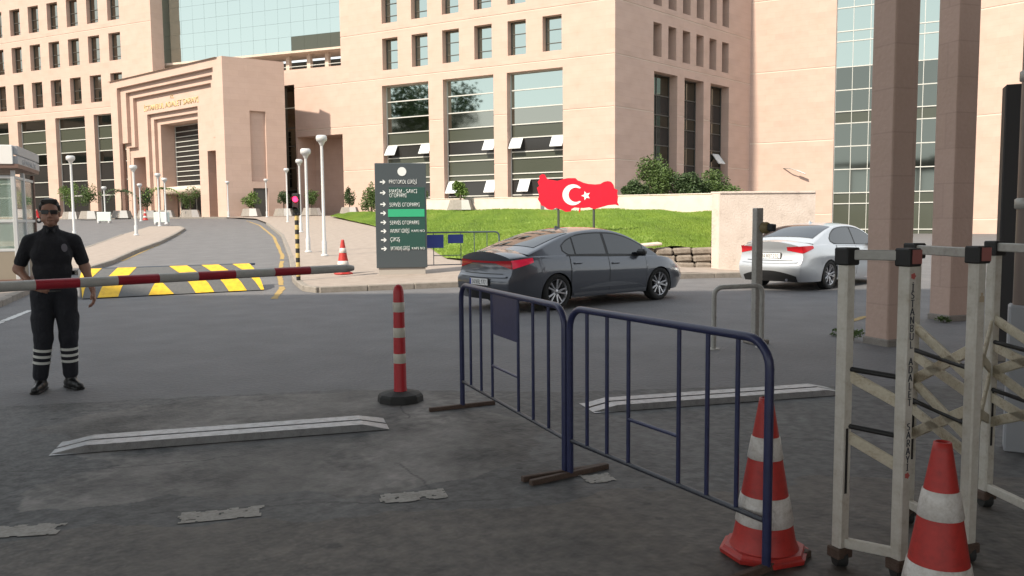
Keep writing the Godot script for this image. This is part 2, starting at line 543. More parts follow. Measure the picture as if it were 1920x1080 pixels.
# a window in opening h, its glass d behind the wall face; bars are heights, mullions are places along the wall
func window(b: Node3D, F: Transform3D, h: Array, d: float, bars: Array, mullions: Array, glass, frame: Material, barw := 0.09, tilt := 0.0012) -> MeshInstance3D:
	var st := S()
	var w := 0.07
	var G := F * Transform3D(Basis.IDENTITY, Vector3(0, 0, -d))
	for x in [h[0] + w * 0.5, h[1] - w * 0.5]:
		box(st, G * at(Vector3(x, (h[2] + h[3]) * 0.5, 0.03)), Vector3(w, h[3] - h[2], 0.12))
	for y in [h[2] + w * 0.5, h[3] - w * 0.5]:
		box(st, G * at(Vector3((h[0] + h[1]) * 0.5, y, 0.03)), Vector3(h[1] - h[0] - 2 * w, w, 0.116))
	for y in bars:
		box(st, G * at(Vector3((h[0] + h[1]) * 0.5, y, 0.045)), Vector3(h[1] - h[0] - 2 * w, barw, 0.11))
	for x in mullions:
		box(st, G * at(Vector3(x, (h[2] + h[3]) * 0.5, 0.03)), Vector3(0.05, h[3] - h[2] - 2 * w, 0.085))
	var o := obj("window", st, frame, b)
	var ys := [h[2]]; ys.append_array(bars); ys.append(h[3]); ys.sort()
	var xs := [h[0]]; xs.append_array(mullions); xs.append(h[1]); xs.sort()
	for k in ys.size() - 1:
		for i in xs.size() - 1:
			var p := S()
			var c := Vector3((xs[i] + xs[i + 1]) * 0.5, (ys[k] + ys[k + 1]) * 0.5, 0)
			var T := G * Transform3D(Basis.from_euler(Vector3(rng.randf_range(-tilt, tilt), rng.randf_range(-tilt, tilt) * 2.0, 0)), c)
			box(p, T, Vector3(xs[i + 1] - xs[i] - 0.005, ys[k + 1] - ys[k] - 0.005, 0.02))
			obj("pane", p, glass[k % glass.size()] if glass is Array else glass, o)
	return o

# a top-hung sash pushed open
func open_sash(parent: Node, F: Transform3D, x0: float, x1: float, y0: float, y1: float, d: float, deg: float) -> void:
	var G := F * Transform3D(Basis(Vector3.RIGHT, deg_to_rad(-deg)), Vector3((x0 + x1) * 0.5, y1, -d + 0.1))
	var w := x1 - x0
	var h := y1 - y0
	var st := S()
	for x in [-w * 0.5 + 0.03, w * 0.5 - 0.03]:
		box(st, G * at(Vector3(x, -h * 0.5, 0.0)), Vector3(0.06, h, 0.07))
	for y in [-0.03, -h + 0.03]:
		box(st, G * at(Vector3(0, y, 0.0)), Vector3(w - 0.12, 0.06, 0.07))
	box(st, G * at(Vector3(0, -h * 0.5, 0.0)), Vector3(w - 0.12, h - 0.12, 0.02))
	obj("open_sash", st, M.sash_white, parent)

func plane_at(o: Vector3, u: Vector2) -> Transform3D:
	return Transform3D(Basis(Vector3(u.x, 0, u.y), UP, Vector3(-u.y, 0, u.x)), o)

# hands facade and window functions a plane in the building's own space
func local(b: Node3D, F: Transform3D) -> Transform3D:
	return b.transform.affine_inverse() * F

func courthouse() -> void:
	# ---------------- the middle block
	var C := Vector3(8.405, 0, -67)
	var b := thing("courthouse_block", "tall pink stone block with three tall glazed bays below rows of small windows", "building", C)
	var F := local(b, plane_at(C, Vector2(.8797, .4755)))
	var joints := [6.42, 10.63, 14.8, 19.1, 23.3, 27.5]
	var holes := []
	for r in [[15.57, 18.45], [19.82, 22.7], [24.05, 26.9]]:
		for j in 6:
			var l := 23.05 - 3.32 * j
			holes.append([-l, -l + 1.76, r[0], r[1]])
	var bays := [[-23.18, -17.97], [-16.42, -11.21], [-9.89, -4.61]]
	var all := holes.duplicate()
	for x in bays:
		all.append([x[0], x[1], 3.3, 14.15])
	facade(b, F, -28.0, 0.0, 0.0, 30.0, joints, all, 0.75, M.stone)
	for h in holes:
		window(b, F, h, 0.7, [h[2] + 0.75, h[2] + 1.85], [], M.glass, M.window_frame_dark, 0.05)
	var bars := [3.75, 5.1, 5.6, 6.9, 7.45, 8.65, 9.8, 11.2, 12.7]
	var mats := [M.spandrel, M.glass_dark, M.spandrel, M.spandrel, M.spandrel, M.louvre_glass, M.spandrel, M.spandrel, M.glass, M.glass]
	for i in 3:
		var x: Array = bays[i]
		var mm := mats.duplicate()
		mm[5] = M.louvre_glass; mm[1] = M.louvre_glass
		mm[7] = M.glass_mid
		var o := window(b, F, [x[0], x[1], 3.3, 14.15], 0.7, bars, [], mm, M.window_frame)
		var wide := 1.25
		if i != 1:
			open_sash(o, F, x[0] + 0.1, x[0] + wide, 7.55, 8.6, 0.66, 32)
		open_sash(o, F, x[1] - wide, x[1] - 0.1, 7.55, 8.6, 0.66, 32)
		if i > 0:
			open_sash(o, F, x[0] + (0.9 if i == 2 else 0.1), x[0] + wide + (0.7 if i == 2 else 0.0), 3.85, 5.05, 0.66, 30)
		if i == 1:
			open_sash(o, F, x[1] - 1.1, x[1] - 0.05, 3.85, 5.05, 0.66, 30)
	# lower link to the entrance: a porch and a strip of glass
	var porch := [-33.8, -28.02, 0.5, 10.0]
	var strip := [-35.9, -34.0, 0.5, 15.2]
	facade(b, F, -37.5, -28.0, 0.0, 16.4, [6.42, 10.63, 14.8], [porch, strip], 0.5, M.stone)
	var st := S()
	var ph := porch.duplicate(); ph[1] = -28.1
	reveal(st, F, ph, 0.5, 3.2)
	quad(st, F * Vector3(-33.8, 0.5, -3.2), F * Vector3(-33.8, 10, -3.2), F * Vector3(-28.1, 10, -3.2), F * Vector3(-28.1, 0.5, -3.2))
	obj("porch", st, M.stone, b)
	window(b, F, [-32.2, -28.3, 1.6, 9.4], 3.12, [3.0, 4.4, 5.8, 7.2, 8.4], [], M.louvre_glass, M.window_frame_dark)
	window(b, F, strip, 0.5, [2.6, 4.8, 7.0, 9.2, 11.0, 13.0], [], [M.louvre_glass, M.louvre_glass, M.glass_dark, M.glass_dark, M.glass_dark, M.glass_dark, M.glass_dark], M.window_frame_dark)
	# the shaded flank
	F = local(b, plane_at(C, Vector2(.6944, -.7196)))
	holes = []
	for r in [[15.35, 18.15], [19.6, 22.4], [23.85, 26.6]]:
		for j in 6:
			var l := 5.35 + 2.27 * j
			holes.append([l, l + 1.25, r[0], r[1]])
	var tall := [[5.5, 9.1, 1.0, 14.08], [10.25, 13.5, 1.0, 14.08], [14.7, 18.1, 1.0, 14.08]]
	facade(b, F, 0.0, 22.3, 0.0, 30.0, joints, holes + tall, 0.95, M.stone)
	for h in holes:
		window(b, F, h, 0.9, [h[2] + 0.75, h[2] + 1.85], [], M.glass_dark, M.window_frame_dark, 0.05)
	for h in tall:
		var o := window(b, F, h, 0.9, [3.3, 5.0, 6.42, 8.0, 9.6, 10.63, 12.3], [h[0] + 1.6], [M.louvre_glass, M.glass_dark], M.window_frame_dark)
		if h[0] > 14.0:
			open_sash(o, F, h[0] + 1.7, h[0] + 2.9, 6.5, 7.7, 0.86, 38)

	# ---------------- the far wing
	var L := Vector3(-49.0, 0, -95.2)
	b = thing("courthouse_wing", "far pink stone wing with grid of narrow windows, behind the guard booth", "building", L)
	F = local(b, plane_at(L, Vector2(.9025, .4306)))
	holes = []
	for r in [[15.24, 18.21], [19.58, 22.55], [23.93, 26.96], [28.3, 31.24]]:
		for j in range(-1, 6):
			var l := 11.75 - 3.35 * j
			holes.append([-l, -l + 1.86, r[0], r[1]])
	var big := []
	for l in [18.2, 11.43, 4.58, -1.97]:
		big.append([-l, -l + 5.05, 2.45, 13.85])
	facade(b, F, -21.4, 11.62, 0.0, 35.0, [14.55, 23.21, 31.88], holes + big, 0.62, M.stone)
	for h in holes:
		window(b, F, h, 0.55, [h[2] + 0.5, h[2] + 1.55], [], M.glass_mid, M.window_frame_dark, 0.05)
	for h in big:
		window(b, F, h, 0.55, [4.81, 6.52, 8.55, 9.84, 11.23, 12.62], [], [M.louvre_glass, M.louvre_glass, M.louvre_glass, M.glass_dark, M.spandrel, M.spandrel, M.glass_dark], M.window_frame)

	# ---------------- the glass hall between them
	var A := Vector3(-16.85, 0, -84)
	b = thing("glass_hall", "pale green glass curtain wall of the hall above the entrance", "building", A)
	F = local(b, plane_at(A, Vector2(.9316, .3636)))
	facade(b, F, -25.0, 0.3, 0.0, 17.2, [14.8], [], 0.4, M.stone)
	st = S()
	box(st, F * at(Vector3(-12.3, 18.95, -1.6)), Vector3(25.6, 0.22, 3.4))
	box(st, F * at(Vector3(-12.3, 17.0, -3.4)), Vector3(25.6, 0.3, 6.0))
	obj("terrace_slab", st, M.stone_pale, b)
	st = S()
	box(st, F * at(Vector3(-12.3, 18.1, -4.6)), Vector3(25.6, 1.6, 0.2))
	obj("terrace_wall", st, M.window_frame_dark, b)
	for x in [-7.2, -4.6, -2.4, -11.0, -15.0]:
		st = S()
		box(st, F * at(Vector3(x, 18.0, -1.1)), Vector3(0.45, 1.7, 0.45), 0.02)
		obj("terrace_pillar", st, M.stone_pale, b)
	st = S()
	box(st, F * at(Vector3(-12.3, 17.55, -0.35)), Vector3(25.4, 0.06, 0.06))
	obj("railing", st, M.window_frame, b)
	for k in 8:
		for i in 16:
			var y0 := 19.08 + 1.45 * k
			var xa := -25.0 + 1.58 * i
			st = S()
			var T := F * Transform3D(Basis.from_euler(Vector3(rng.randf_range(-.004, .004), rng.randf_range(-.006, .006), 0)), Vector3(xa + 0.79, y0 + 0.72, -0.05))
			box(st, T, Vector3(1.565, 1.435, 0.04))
			obj("pane", st, M.spandrel if (k == 0 and i > 11) or i == 0 else M.glass_curtain, b)  # dark bottom-row panes paint a dark reflection band into the glass
	st = S()
	box(st, F * at(Vector3(-12.3, 24.9, -0.14)), Vector3(25.5, 11.7, 0.05))
	obj("curtain_frame", st, M.window_frame, b)

	# ---------------- the entrance portal
	var P := Vector3(-26.24, 1.6, -75)
	b = thing("entrance_portal", "pink stone entrance portal with stepped frames and gilt lettering", "building", P)
	F = local(b, plane_at(Vector3(-26.24, 0, -75), Vector2(.7804, .6252)))
	# rings: [depth, hole]; the outer ones stop short of the ground
	facade(b, F, -20.2, 0.75, 1.2, 16.35, [], [[-18.75, -0.75, 1.2, 15.55]], 0.36, M.stone)
	for r in [[0.36, 17.6, 1.5, 15.0, 9.9], [0.72, 16.85, 2.3, 14.42, 9.45]]:
		st = S()
		var d: float = r[0]
		var lo: float = r[4]
		var hole := [-r[1], -r[2], lo - 1.0, r[3]]
		holed(st, F, -18.75, -0.75, lo, 15.55, [hole], d)
		var hh := [-r[1], -r[2], lo, r[3]]
		var a0 := Vector3(hh[0], lo, -d); var a1 := Vector3(hh[0], hh[3], -d); var a2 := Vector3(hh[1], hh[3], -d); var a3 := Vector3(hh[1], lo, -d)
		var kk := Vector3(0, 0, -0.36)
		quad(st, F * a0, F * a1, F * (a1 + kk), F * (a0 + kk))
		quad(st, F * a1, F * a2, F * (a2 + kk), F * (a1 + kk))
		quad(st, F * a2, F * a3, F * (a3 + kk), F * (a2 + kk))
		for e in [[-18.75, hh[0]], [hh[1], -0.75]]:
			quad(st, F * Vector3(e[0], lo, -d), F * Vector3(e[1], lo, -d), F * Vector3(e[1], lo, -d - 0.36), F * Vector3(e[0], lo, -d - 0.36))
		obj("stepped_frame", st, M.stone, b)
	st = S()
	var passages := [[-3.9, -1.9, 1.2, 8.3], [-18.0, -15.5, 1.2, 8.4], [-14.8, -5.3, 1.2, 12.62]]
	holed(st, F, -18.75, -0.75, 1.2, 15.5, passages, 1.08)
	reveal(st, F, passages[0], 1.08, 3.4)
	reveal(st, F, passages[1], 1.08, 3.4)
	reveal(st, F, passages[2], 1.08, 1.42)
	obj("inner_wall", st, M.stone, b)
	for r in [[1.42, [-14.15, -5.9, 1.2, 12.1]], [1.76, [-13.5, -6.5, 1.2, 11.55]]]:
		st = S()
		holed(st, F, -14.8, -5.3, 1.2, 12.62, [r[1]], r[0])
		reveal(st, F, r[1], r[0], r[0] + (0.34 if r[0] < 1.5 else 1.5))
		obj("stepped_frame", st, M.stone, b)
	st = S()
	holed(st, F, -18.75, -0.75, 1.2, 12.0, [[-13.4, -6.6, 5.3, 11.5], [-13.0, -7.0, 1.2, 4.4]], 3.4)
	obj("back_wall", st, M.stone, b)
	var lb := []
	for k in 11:
		lb.append(5.85 + 0.5 * k)
	window(b, F, [-13.4, -6.6, 5.3, 11.5], 3.3, lb, [], M.louvre_glass, M.window_frame, 0.07)
	st = S(true)
	for k in 12:
		var xa := -13.4 + 6.8 * k / 12.0
		var xb := xa + 6.8 / 12.0
		var za := -1.0 + pow((xa + 10.0) / 3.4, 2.0) * -0.9
		var zb := -1.0 + pow((xb + 10.0) / 3.4, 2.0) * -0.9
		var y0 := 4.5; var y1 := 5.15
		quad(st, F * Vector3(xa, y0, za), F * Vector3(xa, y1, za), F * Vector3(xb, y1, zb), F * Vector3(xb, y0, zb))
		quad(st, F * Vector3(xa, y1, za), F * Vector3(xa, y1, -3.3), F * Vector3(xb, y1, -3.3), F * Vector3(xb, y1, zb))
		quad(st, F * Vector3(xa, y0, za), F * Vector3(xb, y0, zb), F * Vector3(xb, y0, -3.3), F * Vector3(xa, y0, -3.3))
	obj("door_canopy", st, M.stone_pale, b)
	window(b, F, [-13.0, -7.0, 1.9, 4.4], 3.4, [], [-11.5, -10.0, -8.5], M.louvre_glass, M.window_frame)
	st = S()
	text(st, "T.C.", 0.30, 0.05, F * at(Vector3(-9.8, 13.95, -1.06)))
	text(st, "İSTANBUL ADALET SARAYI", 0.50, 0.05, F * at(Vector3(-15.3, 13.3, -1.06)), 10.2, true)
	obj("lettering", st, M.gold, b)
	# its flank
	F = local(b, plane_at(Vector3(-25.655, 0, -74.53), Vector2(.8346, -.5509)))
	var pan := [2.3, 3.75, 5.3, 11.7]
	var dr := [2.4, 3.75, 1.7, 4.7]
	facade(b, F, 0.0, 5.6, 1.2, 16.35, [], [pan, dr], 0.3, M.stone)
	st = S()
	quad(st, F * Vector3(2.3, 5.3, -0.3), F * Vector3(2.3, 11.7, -0.3), F * Vector3(3.75, 11.7, -0.3), F * Vector3(3.75, 5.3, -0.3))
	obj("recessed_panel", st, M.stone, b)
	st = S()
	quad(st, F * Vector3(2.4, 1.7, -0.3), F * Vector3(2.4, 4.7, -0.3), F * Vector3(3.75, 4.7, -0.3), F * Vector3(3.75, 1.7, -0.3))
	obj("door", st, M.window_frame_dark, b)
	st = S()
	quad(st, Vector3(-0.2, 14.74, 0.1), Vector3(5.2, 14.74, -2.6), Vector3(-11, 14.74, -16), Vector3(-16, 14.74, -12.6))
	obj("roof", st, M.stone_pale, b)

	# ---------------- the near wing on the other side
	var W := Vector3(23.89, 0, -83.05)
	b = thing("courthouse_wing", "pink stone wing with plain wall and tall glass strip, behind the silver car", "building", W)
	F = local(b, plane_at(W, Vector2(.8797, .4755)))
	facade(b, F, 0.0, 7.9, -0.6, 30.0, [1.9, 8.95, 15.82, 22.7], [], 0.3, M.stone, 0.14)
	window(b, F, [7.9, 17.84, -0.6, 30.0], 0.25, [0.41, 2.86, 3.88, 6.11, 8.28, 10.44, 11.55, 13.55, 15.69, 18.07, 19.01, 21.18, 23.4, 25.6, 27.8], [9.4, 10.9, 12.4, 13.9, 15.4, 16.9],
		[M.spandrel, M.spandrel, M.spandrel, M.glass_dark, M.glass_dark, M.glass_dark, M.spandrel, M.glass_dark, M.glass_dark, M.glass, M.glass, M.glass, M.glass, M.glass, M.glass, M.glass], M.window_frame)
	F = local(b, plane_at(Vector3(39.586, 0, -74.563), Vector2(.6737, .739)))
	facade(b, F, 0.0, 12.0, -0.6, 30.0, [1.3, 10.33, 19.45], [], 0.3, M.stone, 0.14)
	var wl := thing("wall_lamp", "small slanted pale lamp arm fixed to the plain wing wall", "lamp", Vector3(26.9, 6.1, -81.1))
	st = S()
	tube(st, [Vector3(-0.1, 0.32, -0.35), Vector3(0.2, 0.26, 0.5), Vector3(0.9, -0.02, 0.95)], 0.05, 6)
	obj("arm", st, M.galvanised, wl)
	st = S()
	box(st, Transform3D(Basis.from_euler(Vector3(0, -0.5, -0.42)), Vector3(1.15, -0.16, 1.05)), Vector3(0.95, 0.12, 0.3), 0.04)
	obj("lamp_head", st, M.lamp_white, wl)

# ------------------------------------------------------------------ the ground
const KERB_R := [Vector2(-4.75, -18.9), Vector2(-5.6, -21.2), Vector2(-7.6, -28.3), Vector2(-11.85, -42.6), Vector2(-17.5, -59.0), Vector2(-21.3, -68.7), Vector2(-25.5, -74.0)]
const KERB_F := [Vector2(-4.75, -18.9), Vector2(-4.35, -18.45), Vector2(-1.3, -19.7), Vector2(4.3, -21.35), Vector2(8.5, -22.9)]
const MED_R := [Vector2(-12.5, -23.6), Vector2(-13.2, -27.0), Vector2(-14.6, -31.7), Vector2(-16.2, -37.9), Vector2(-18.1, -44.2), Vector2(-20.4, -51.3), Vector2(-22.0, -54.6)]
const MED_L := [Vector2(-13.6, -23.6), Vector2(-14.9, -26.9), Vector2(-16.9, -32.0), Vector2(-18.9, -38.2), Vector2(-20.9, -44.2), Vector2(-23.0, -51.3), Vector2(-24.0, -54.6)]
const LEFT_K := [Vector2(-8.6, -8.0), Vector2(-9.3, -13.0), Vector2(-10.0, -15.9), Vector2(-11.5, -19.7), Vector2(-13.0, -23.0), Vector2(-16.2, -29.5), Vector2(-21.5, -39.0)]

func ground_grid(st: SurfaceTool, xs: Array, ds: Array, lift: float) -> void:
	st.set_smooth_group(0)
	for i in xs.size() - 1:
		for k in ds.size() - 1:
			var p := []
			for q in [[i, k], [i, k + 1], [i + 1, k + 1], [i + 1, k]]:
				p.append(Vector3(xs[q[0]], gy(xs[q[0]], -ds[q[1]]) + lift, -ds[q[1]]))
			quad(st, p[0], p[1], p[2], p[3])

func steps(a: float, b: float, s: float) -> Array:
	var o := []
	var n := ceili((b - a) / s)
	for i in n + 1:
		o.append(lerpf(a, b, float(i) / n))
	return o

func setting() -> void:
	var st := S(true)
	var xs := [-900.0, -300.0, -120.0] + steps(-70, 70, 4) + [120.0, 300.0, 900.0]
	var ds := [-900.0, -300.0, -80.0, -20.0] + steps(0, 20, 10) + steps(24, 75, 3) + [90.0, 160.0, 400.0, 900.0]
	ground_grid(st, xs, ds, -0.05)
	struct("ground", st, M.soil)
	st = S(true)
	ground_grid(st, steps(-62, 60, 1.5), steps(-16, 20, 4) + steps(21, 84, 1.2), 0.0)
	struct("road", st, M.asphalt)

	# pavements
	st = S(true)
	var right_edge := [Vector2(8.5, -22.9), Vector2(8.6, -26), Vector2(9.5, -34), Vector2(10, -48), Vector2(6, -64), Vector2(-2, -76), Vector2(-20, -84)]
	sheet(st, KERB_R, right_edge, 48, 14, 0.125)
	var pav := struct("pavement", st, M.paving)
	kerb(pav, KERB_R.slice(0, 5)); kerb(pav, KERB_F)
	# the wedge between the straight row and the bowed front kerb
	st = S(true)
	for q in KERB_F.size() - 1:
		var a: Vector2 = KERB_F[q]; var b: Vector2 = KERB_F[q + 1]
		var a2 := a + Vector2(0.25, -1.6); var b2 := b + Vector2(0.25, -1.6)
		quad(st, Vector3(a.x, 0.129, a.y), Vector3(a2.x, gy(a2.x, a2.y) + 0.129, a2.y), Vector3(b2.x, gy(b2.x, b2.y) + 0.129, b2.y), Vector3(b.x, 0.129, b.y))
	obj("front_strip", st, M.paving, pav)
	st = S(true)
	sheet(st, MED_R, MED_L, 30, 4, 0.125)
	var med := struct("median_pavement", st, M.paving)
	kerb(med, MED_R); kerb(med, MED_L.slice(0, 5)); kerb(med, [MED_R[6], MED_L[6]])
	st = S(true)
	var far_left := []
	for p in LEFT_K:
		far_left.append(Vector2(p.x - 26.0, p.y + 4.0))
	sheet(st, LEFT_K, far_left, 20, 8, 0.125)
	var lp := struct("booth_pavement", st, M.paving)
	kerb(lp, LEFT_K.slice(0, 6))
	st = S(true)
	sheet(st, [Vector2(-25.5, -74.0), Vector2(-34, -74.5), Vector2(-44, -78), Vector2(-60, -86)], [Vector2(-27, -80), Vector2(-36, -84), Vector2(-46, -92), Vector2(-60, -98)], 14, 5, 0.125)
	var ep := struct("entrance_pavement", st, M.paving)
	kerb(ep, [Vector2(-25.5, -74.0), Vector2(-34, -74.5), Vector2(-44, -78), Vector2(-60, -86)], 2.0)

	# road markings
	var yl := [Vector2(-4.95, -17.0), Vector2(-5.5, -19.6), Vector2(-6.35, -22.4), Vector2(-8.35, -29.9), Vector2(-12.3, -42.6), Vector2(-17.6, -57.6), Vector2(-21.5, -67.0)]
	marking(yl, 0.16, M.line_yellow, 0.006)
	marking([Vector2(-13.4, -28.2), Vector2(-15.8, -36.7), Vector2(-18.9, -47.0)], 0.11, M.line_yellow, 0.006)
	marking([Vector2(-7.7, -11.0), Vector2(-8.35, -13.3), Vector2(-8.95, -15.2)], 0.14, M.line_white, 0.006)
	marking([Vector2(5.1, -12.4), Vector2(5.6, -13.0), Vector2(6.2, -13.5)], 0.14, M.line_yellow, 0.006)

	forecourt()
	lawn()
	canopy()

func marking(path: Array, w: float, m: Material, lift: float) -> void:
	var st := S(true)
	var a := []; var b := []
	for i in path.size():
		var p: Vector2 = path[i]
		var t: Vector2 = ((path[mini(i + 1, path.size() - 1)] as Vector2) - path[maxi(i - 1, 0)]).normalized()
		var n := Vector2(-t.y, t.x) * w * 0.5
		a.append(p + n); b.append(p - n)
	# broken edges: the paint has worn away along them
	st.set_smooth_group(0)
	var N := 60
	for i in N:
		if rng.randf() < 0.06: continue
		var w0 := rng.randf_range(0.0, 0.18); var w1 := rng.randf_range(0.82, 1.0)
		var P := []
		for f in [float(i) / N, float(i + 1) / N]:
			var u := lerp_path(a, f); var v := lerp_path(b, f)
			for k in [w0, w1]:
				var q := u.lerp(v, k)
				P.append(Vector3(q.x, gy(q.x, q.y) + lift, q.y))
		quad(st, P[0], P[1], P[3], P[2])
	struct("road_marking", st, m)

func forecourt() -> void:
	# stained old asphalt and patched concrete round the barrier, mapped once over the whole apron
	var n := 1024
	var x0 := -9.0; var z0 := -7.75; var size := 13.5
	var a := noise_img(n, 71, 0.004, 5)
	var b := noise_img(n, 72, 0.016, 5)
	var c := noise_img(n, 73, 0.11, 3)
	var e := noise_img(n, 74, 0.009, 4)
	var out := PackedByteArray(); out.resize(n * n * 3)
	var patch := PackedVector2Array([Vector2(-3.75, -6.2), Vector2(-3.3, -7.1), Vector2(-2.7, -7.55), Vector2(-0.3, -7.7), Vector2(-0.35, -6.9), Vector2(0.25, -6.3), Vector2(0.0, -5.1), Vector2(-1.2, -4.75), Vector2(-2.6, -4.55), Vector2(-3.0, -5.2), Vector2(-2.6, -5.5)])
	var near := PackedVector2Array([Vector2(-9, -3.9), Vector2(-2.7, -4.05), Vector2(-0.4, -4.5), Vector2(1.0, -4.75), Vector2(4.5, -4.9), Vector2(4.5, 5.75), Vector2(-9, 5.75)])
	for j in n:
		for i in n:
			var k := j * n + i
			var p := Vector2(x0 + size * (i + 0.5) / n, z0 + size * (j + 0.5) / n)
			var w := p + Vector2(b[k] - 128.0, e[k] - 128.0) * 0.0022
			var v := 0.066 + (a[k] - 128.0) * 0.0002 + (c[k] - 128.0) * 0.00034
			var warm := 0.0
			if Geometry2D.is_point_in_polygon(w, patch):
				v = 0.086 + (b[k] - 128.0) * 0.0008 + (c[k] - 128.0) * 0.0003
				if e[k] > 150: v *= 0.74
				warm = 0.07
			elif Geometry2D.is_point_in_polygon(w, near):
				v = 0.074 + (b[k] - 128.0) * 0.0003 + (c[k] - 128.0) * 0.0003
				warm = 0.15
			if b[k] > 172 and e[k] > 118: v *= 0.70      # oil
			# rubber left by tyres along the two lanes
			for lane in [-2.6, -1.25, 1.1, 2.5]:
				var across: float = absf(w.x - lane - (w.y + 4.0) * 0.12)
				if across < 0.11 and a[k] > 96: v *= 0.86
			if e[k] < 62 and c[k] > 120: v *= 1.25       # dust
			out[k * 3] = int(clampf(pow(v * (1.0 + warm), 1 / 2.2), 0, 1) * 255)
			out[k * 3 + 1] = int(clampf(pow(v, 1 / 2.2), 0, 1) * 255)
			out[k * 3 + 2] = int(clampf(pow(v * (1.0 - warm * 0.9), 1 / 2.2), 0, 1) * 255)
	var im := Image.create_from_data(n, n, false, Image.FORMAT_RGB8, out)
	# drips
	for q in 420:
		var px := Vector2i(rng.randi_range(4, n - 5), rng.randi_range(4, n - 5))
		var r := rng.randi_range(0, 2)
		var dk := rng.randf_range(0.15, 0.45)
		for dx in range(-r, r + 1):
			for dy in range(-r, r + 1):
				if dx * dx + dy * dy <= r * r + 1:
					var pp := px + Vector2i(dx, dy)
					im.set_pixelv(pp, im.get_pixelv(pp).darkened(dk))
	# cracks
	for s in [[Vector2(-3.2, -6.9), Vector2(0.15, -0.75), 26], [Vector2(-1.0, -7.6), Vector2(0.05, 0.9), 22], [Vector2(-2.0, -4.4), Vector2(0.9, -0.2), 40], [Vector2(-0.75, -5.3), Vector2(0.3, 0.8), 14], [Vector2(0.6, -3.0), Vector2(-0.9, 0.35), 36], [Vector2(1.5, -6.0), Vector2(0.9, 0.3), 40], [Vector2(-3.4, -5.2), Vector2(0.9, -0.12), 34]]:
		var p: Vector2 = s[0]
		var d: Vector2 = (s[1] as Vector2).normalized()
		for q in s[2] * 4:
			d = d.rotated(rng.randf_range(-0.22, 0.22)).lerp((s[1] as Vector2).normalized(), 0.1).normalized()
			p += d * 0.0125
			var px := Vector2i(int((p.x - x0) / size * n), int((p.y - z0) / size * n))
			if px.x > 0 and px.y > 0 and px.x < n - 1 and px.y < n - 1:
				im.set_pixelv(px, im.get_pixelv(px).darkened(0.4))
	var m := mat(Color.WHITE, 0.66)
	m.albedo_texture = ImageTexture.create_from_image(im)
	m.normal_enabled = true
	m.normal_texture = relief(1024, 75, 0.32, 4.0)
	m.normal_scale = 0.12
	var st := S()
	# its far edge is the broken edge of the old surfacing
	var edge := [Vector2(x0, -6.2), Vector2(-5.0, -7.0), Vector2(-3.3, -7.35), Vector2(-1.6, -7.7), Vector2(0.6, -7.5), Vector2(2.4, -7.72), Vector2(x0 + size, -7.6)]
	var prev := Vector2(x0, -6.2)
	for q in range(1, 181):
		var x := x0 + size * q / 180.0
		var k := 0
		while x > edge[k + 1].x + 1e-4 and k < edge.size() - 2: k += 1
		var f: float = (x - edge[k].x) / (edge[k + 1].x - edge[k].x)
		var cur := Vector2(x, lerpf(edge[k].y, edge[k + 1].y, f) + rng.randf_range(-0.035, 0.035))
		var P := [Vector3(prev.x, 0.005, prev.y), Vector3(prev.x, 0.005, z0 + size), Vector3(cur.x, 0.005, z0 + size), Vector3(cur.x, 0.005, cur.y)]
		var uvs := []
		for v in P: uvs.append(Vector2((v.x - x0) / size, (v.z - z0) / size))
		quad_uv(st, P, uvs)
		prev = cur
	var o := struct("forecourt", st, m)
	o.set_meta("label", "stained patched asphalt apron under the canopy")
	# worn paint dashes, ragged where they have flaked
	for q in [[Vector2(-2.95, -4.1), Vector2(-2.36, -4.19)], [Vector2(-1.83, -4.31), Vector2(-1.38, -4.43)], [Vector2(-0.77, -4.59), Vector2(-0.38, -4.70)], [Vector2(0.42, -4.92), Vector2(0.62, -4.97)]]:
		dash(q[0], q[1], 0.185)

func dash(p: Vector2, q: Vector2, w: float) -> void:
	# what is left of a painted dash: flakes, thinner towards the edges
	var t := (q - p).normalized()
	var nn := Vector2(-t.y, t.x)
	var L := p.distance_to(q)
	var nz := FastNoiseLite.new()
	nz.seed = int(p.x * 100.0); nz.frequency = 9.0; nz.fractal_octaves = 3
	var c := 0.0125
	var st := S()
	var nx := int(L / c); var ny := int(w / c)
	var ok := func(i: int, k: int) -> bool:
		var u := p + t * i * c + nn * (k * c - w * 0.5)
		var e := minf(minf(i, nx - i) * c / 0.05, minf(k, ny - k) * c / 0.025)
		return nz.get_noise_2d(u.x, u.y) + clampf(e, 0, 1) * 0.62 > 0.14
	for i in nx:
		for k in ny:
			if not ok.call(i, k): continue
			var a := p + t * i * c + nn * (k * c - w * 0.5)
			var b := a + t * c; var d := a + nn * c; var e := b + nn * c
			quad(st, Vector3(a.x, 0.009, a.y), Vector3(b.x, 0.009, b.y), Vector3(e.x, 0.009, e.y), Vector3(d.x, 0.009, d.y))
	struct("road_marking", st, M.paint_white)

# ------------------------------------------------------------------ the lawn
const LAWN_F := [Vector3(-15.3, 2.02, -69.8), Vector3(-8.6, 1.34, -51.2), Vector3(-4.3, .82, -37.0), Vector3(-2.1, .42, -26.4), Vector3(0.0, .32, -23.6), Vector3(4.1, .74, -23.75), Vector3(5.72, .78, -23.75)]
const LAWN_B := [Vector3(-14.0, 2.3, -74.0), Vector3(-7.6, 2.3, -62.2), Vector3(-4.0, 2.3, -59.0), Vector3(0.0, 2.25, -55.0), Vector3(4.0, 2.15, -50.2), Vector3(8.0, 2.0, -44.6), Vector3(10.25, 1.85, -41.7)]

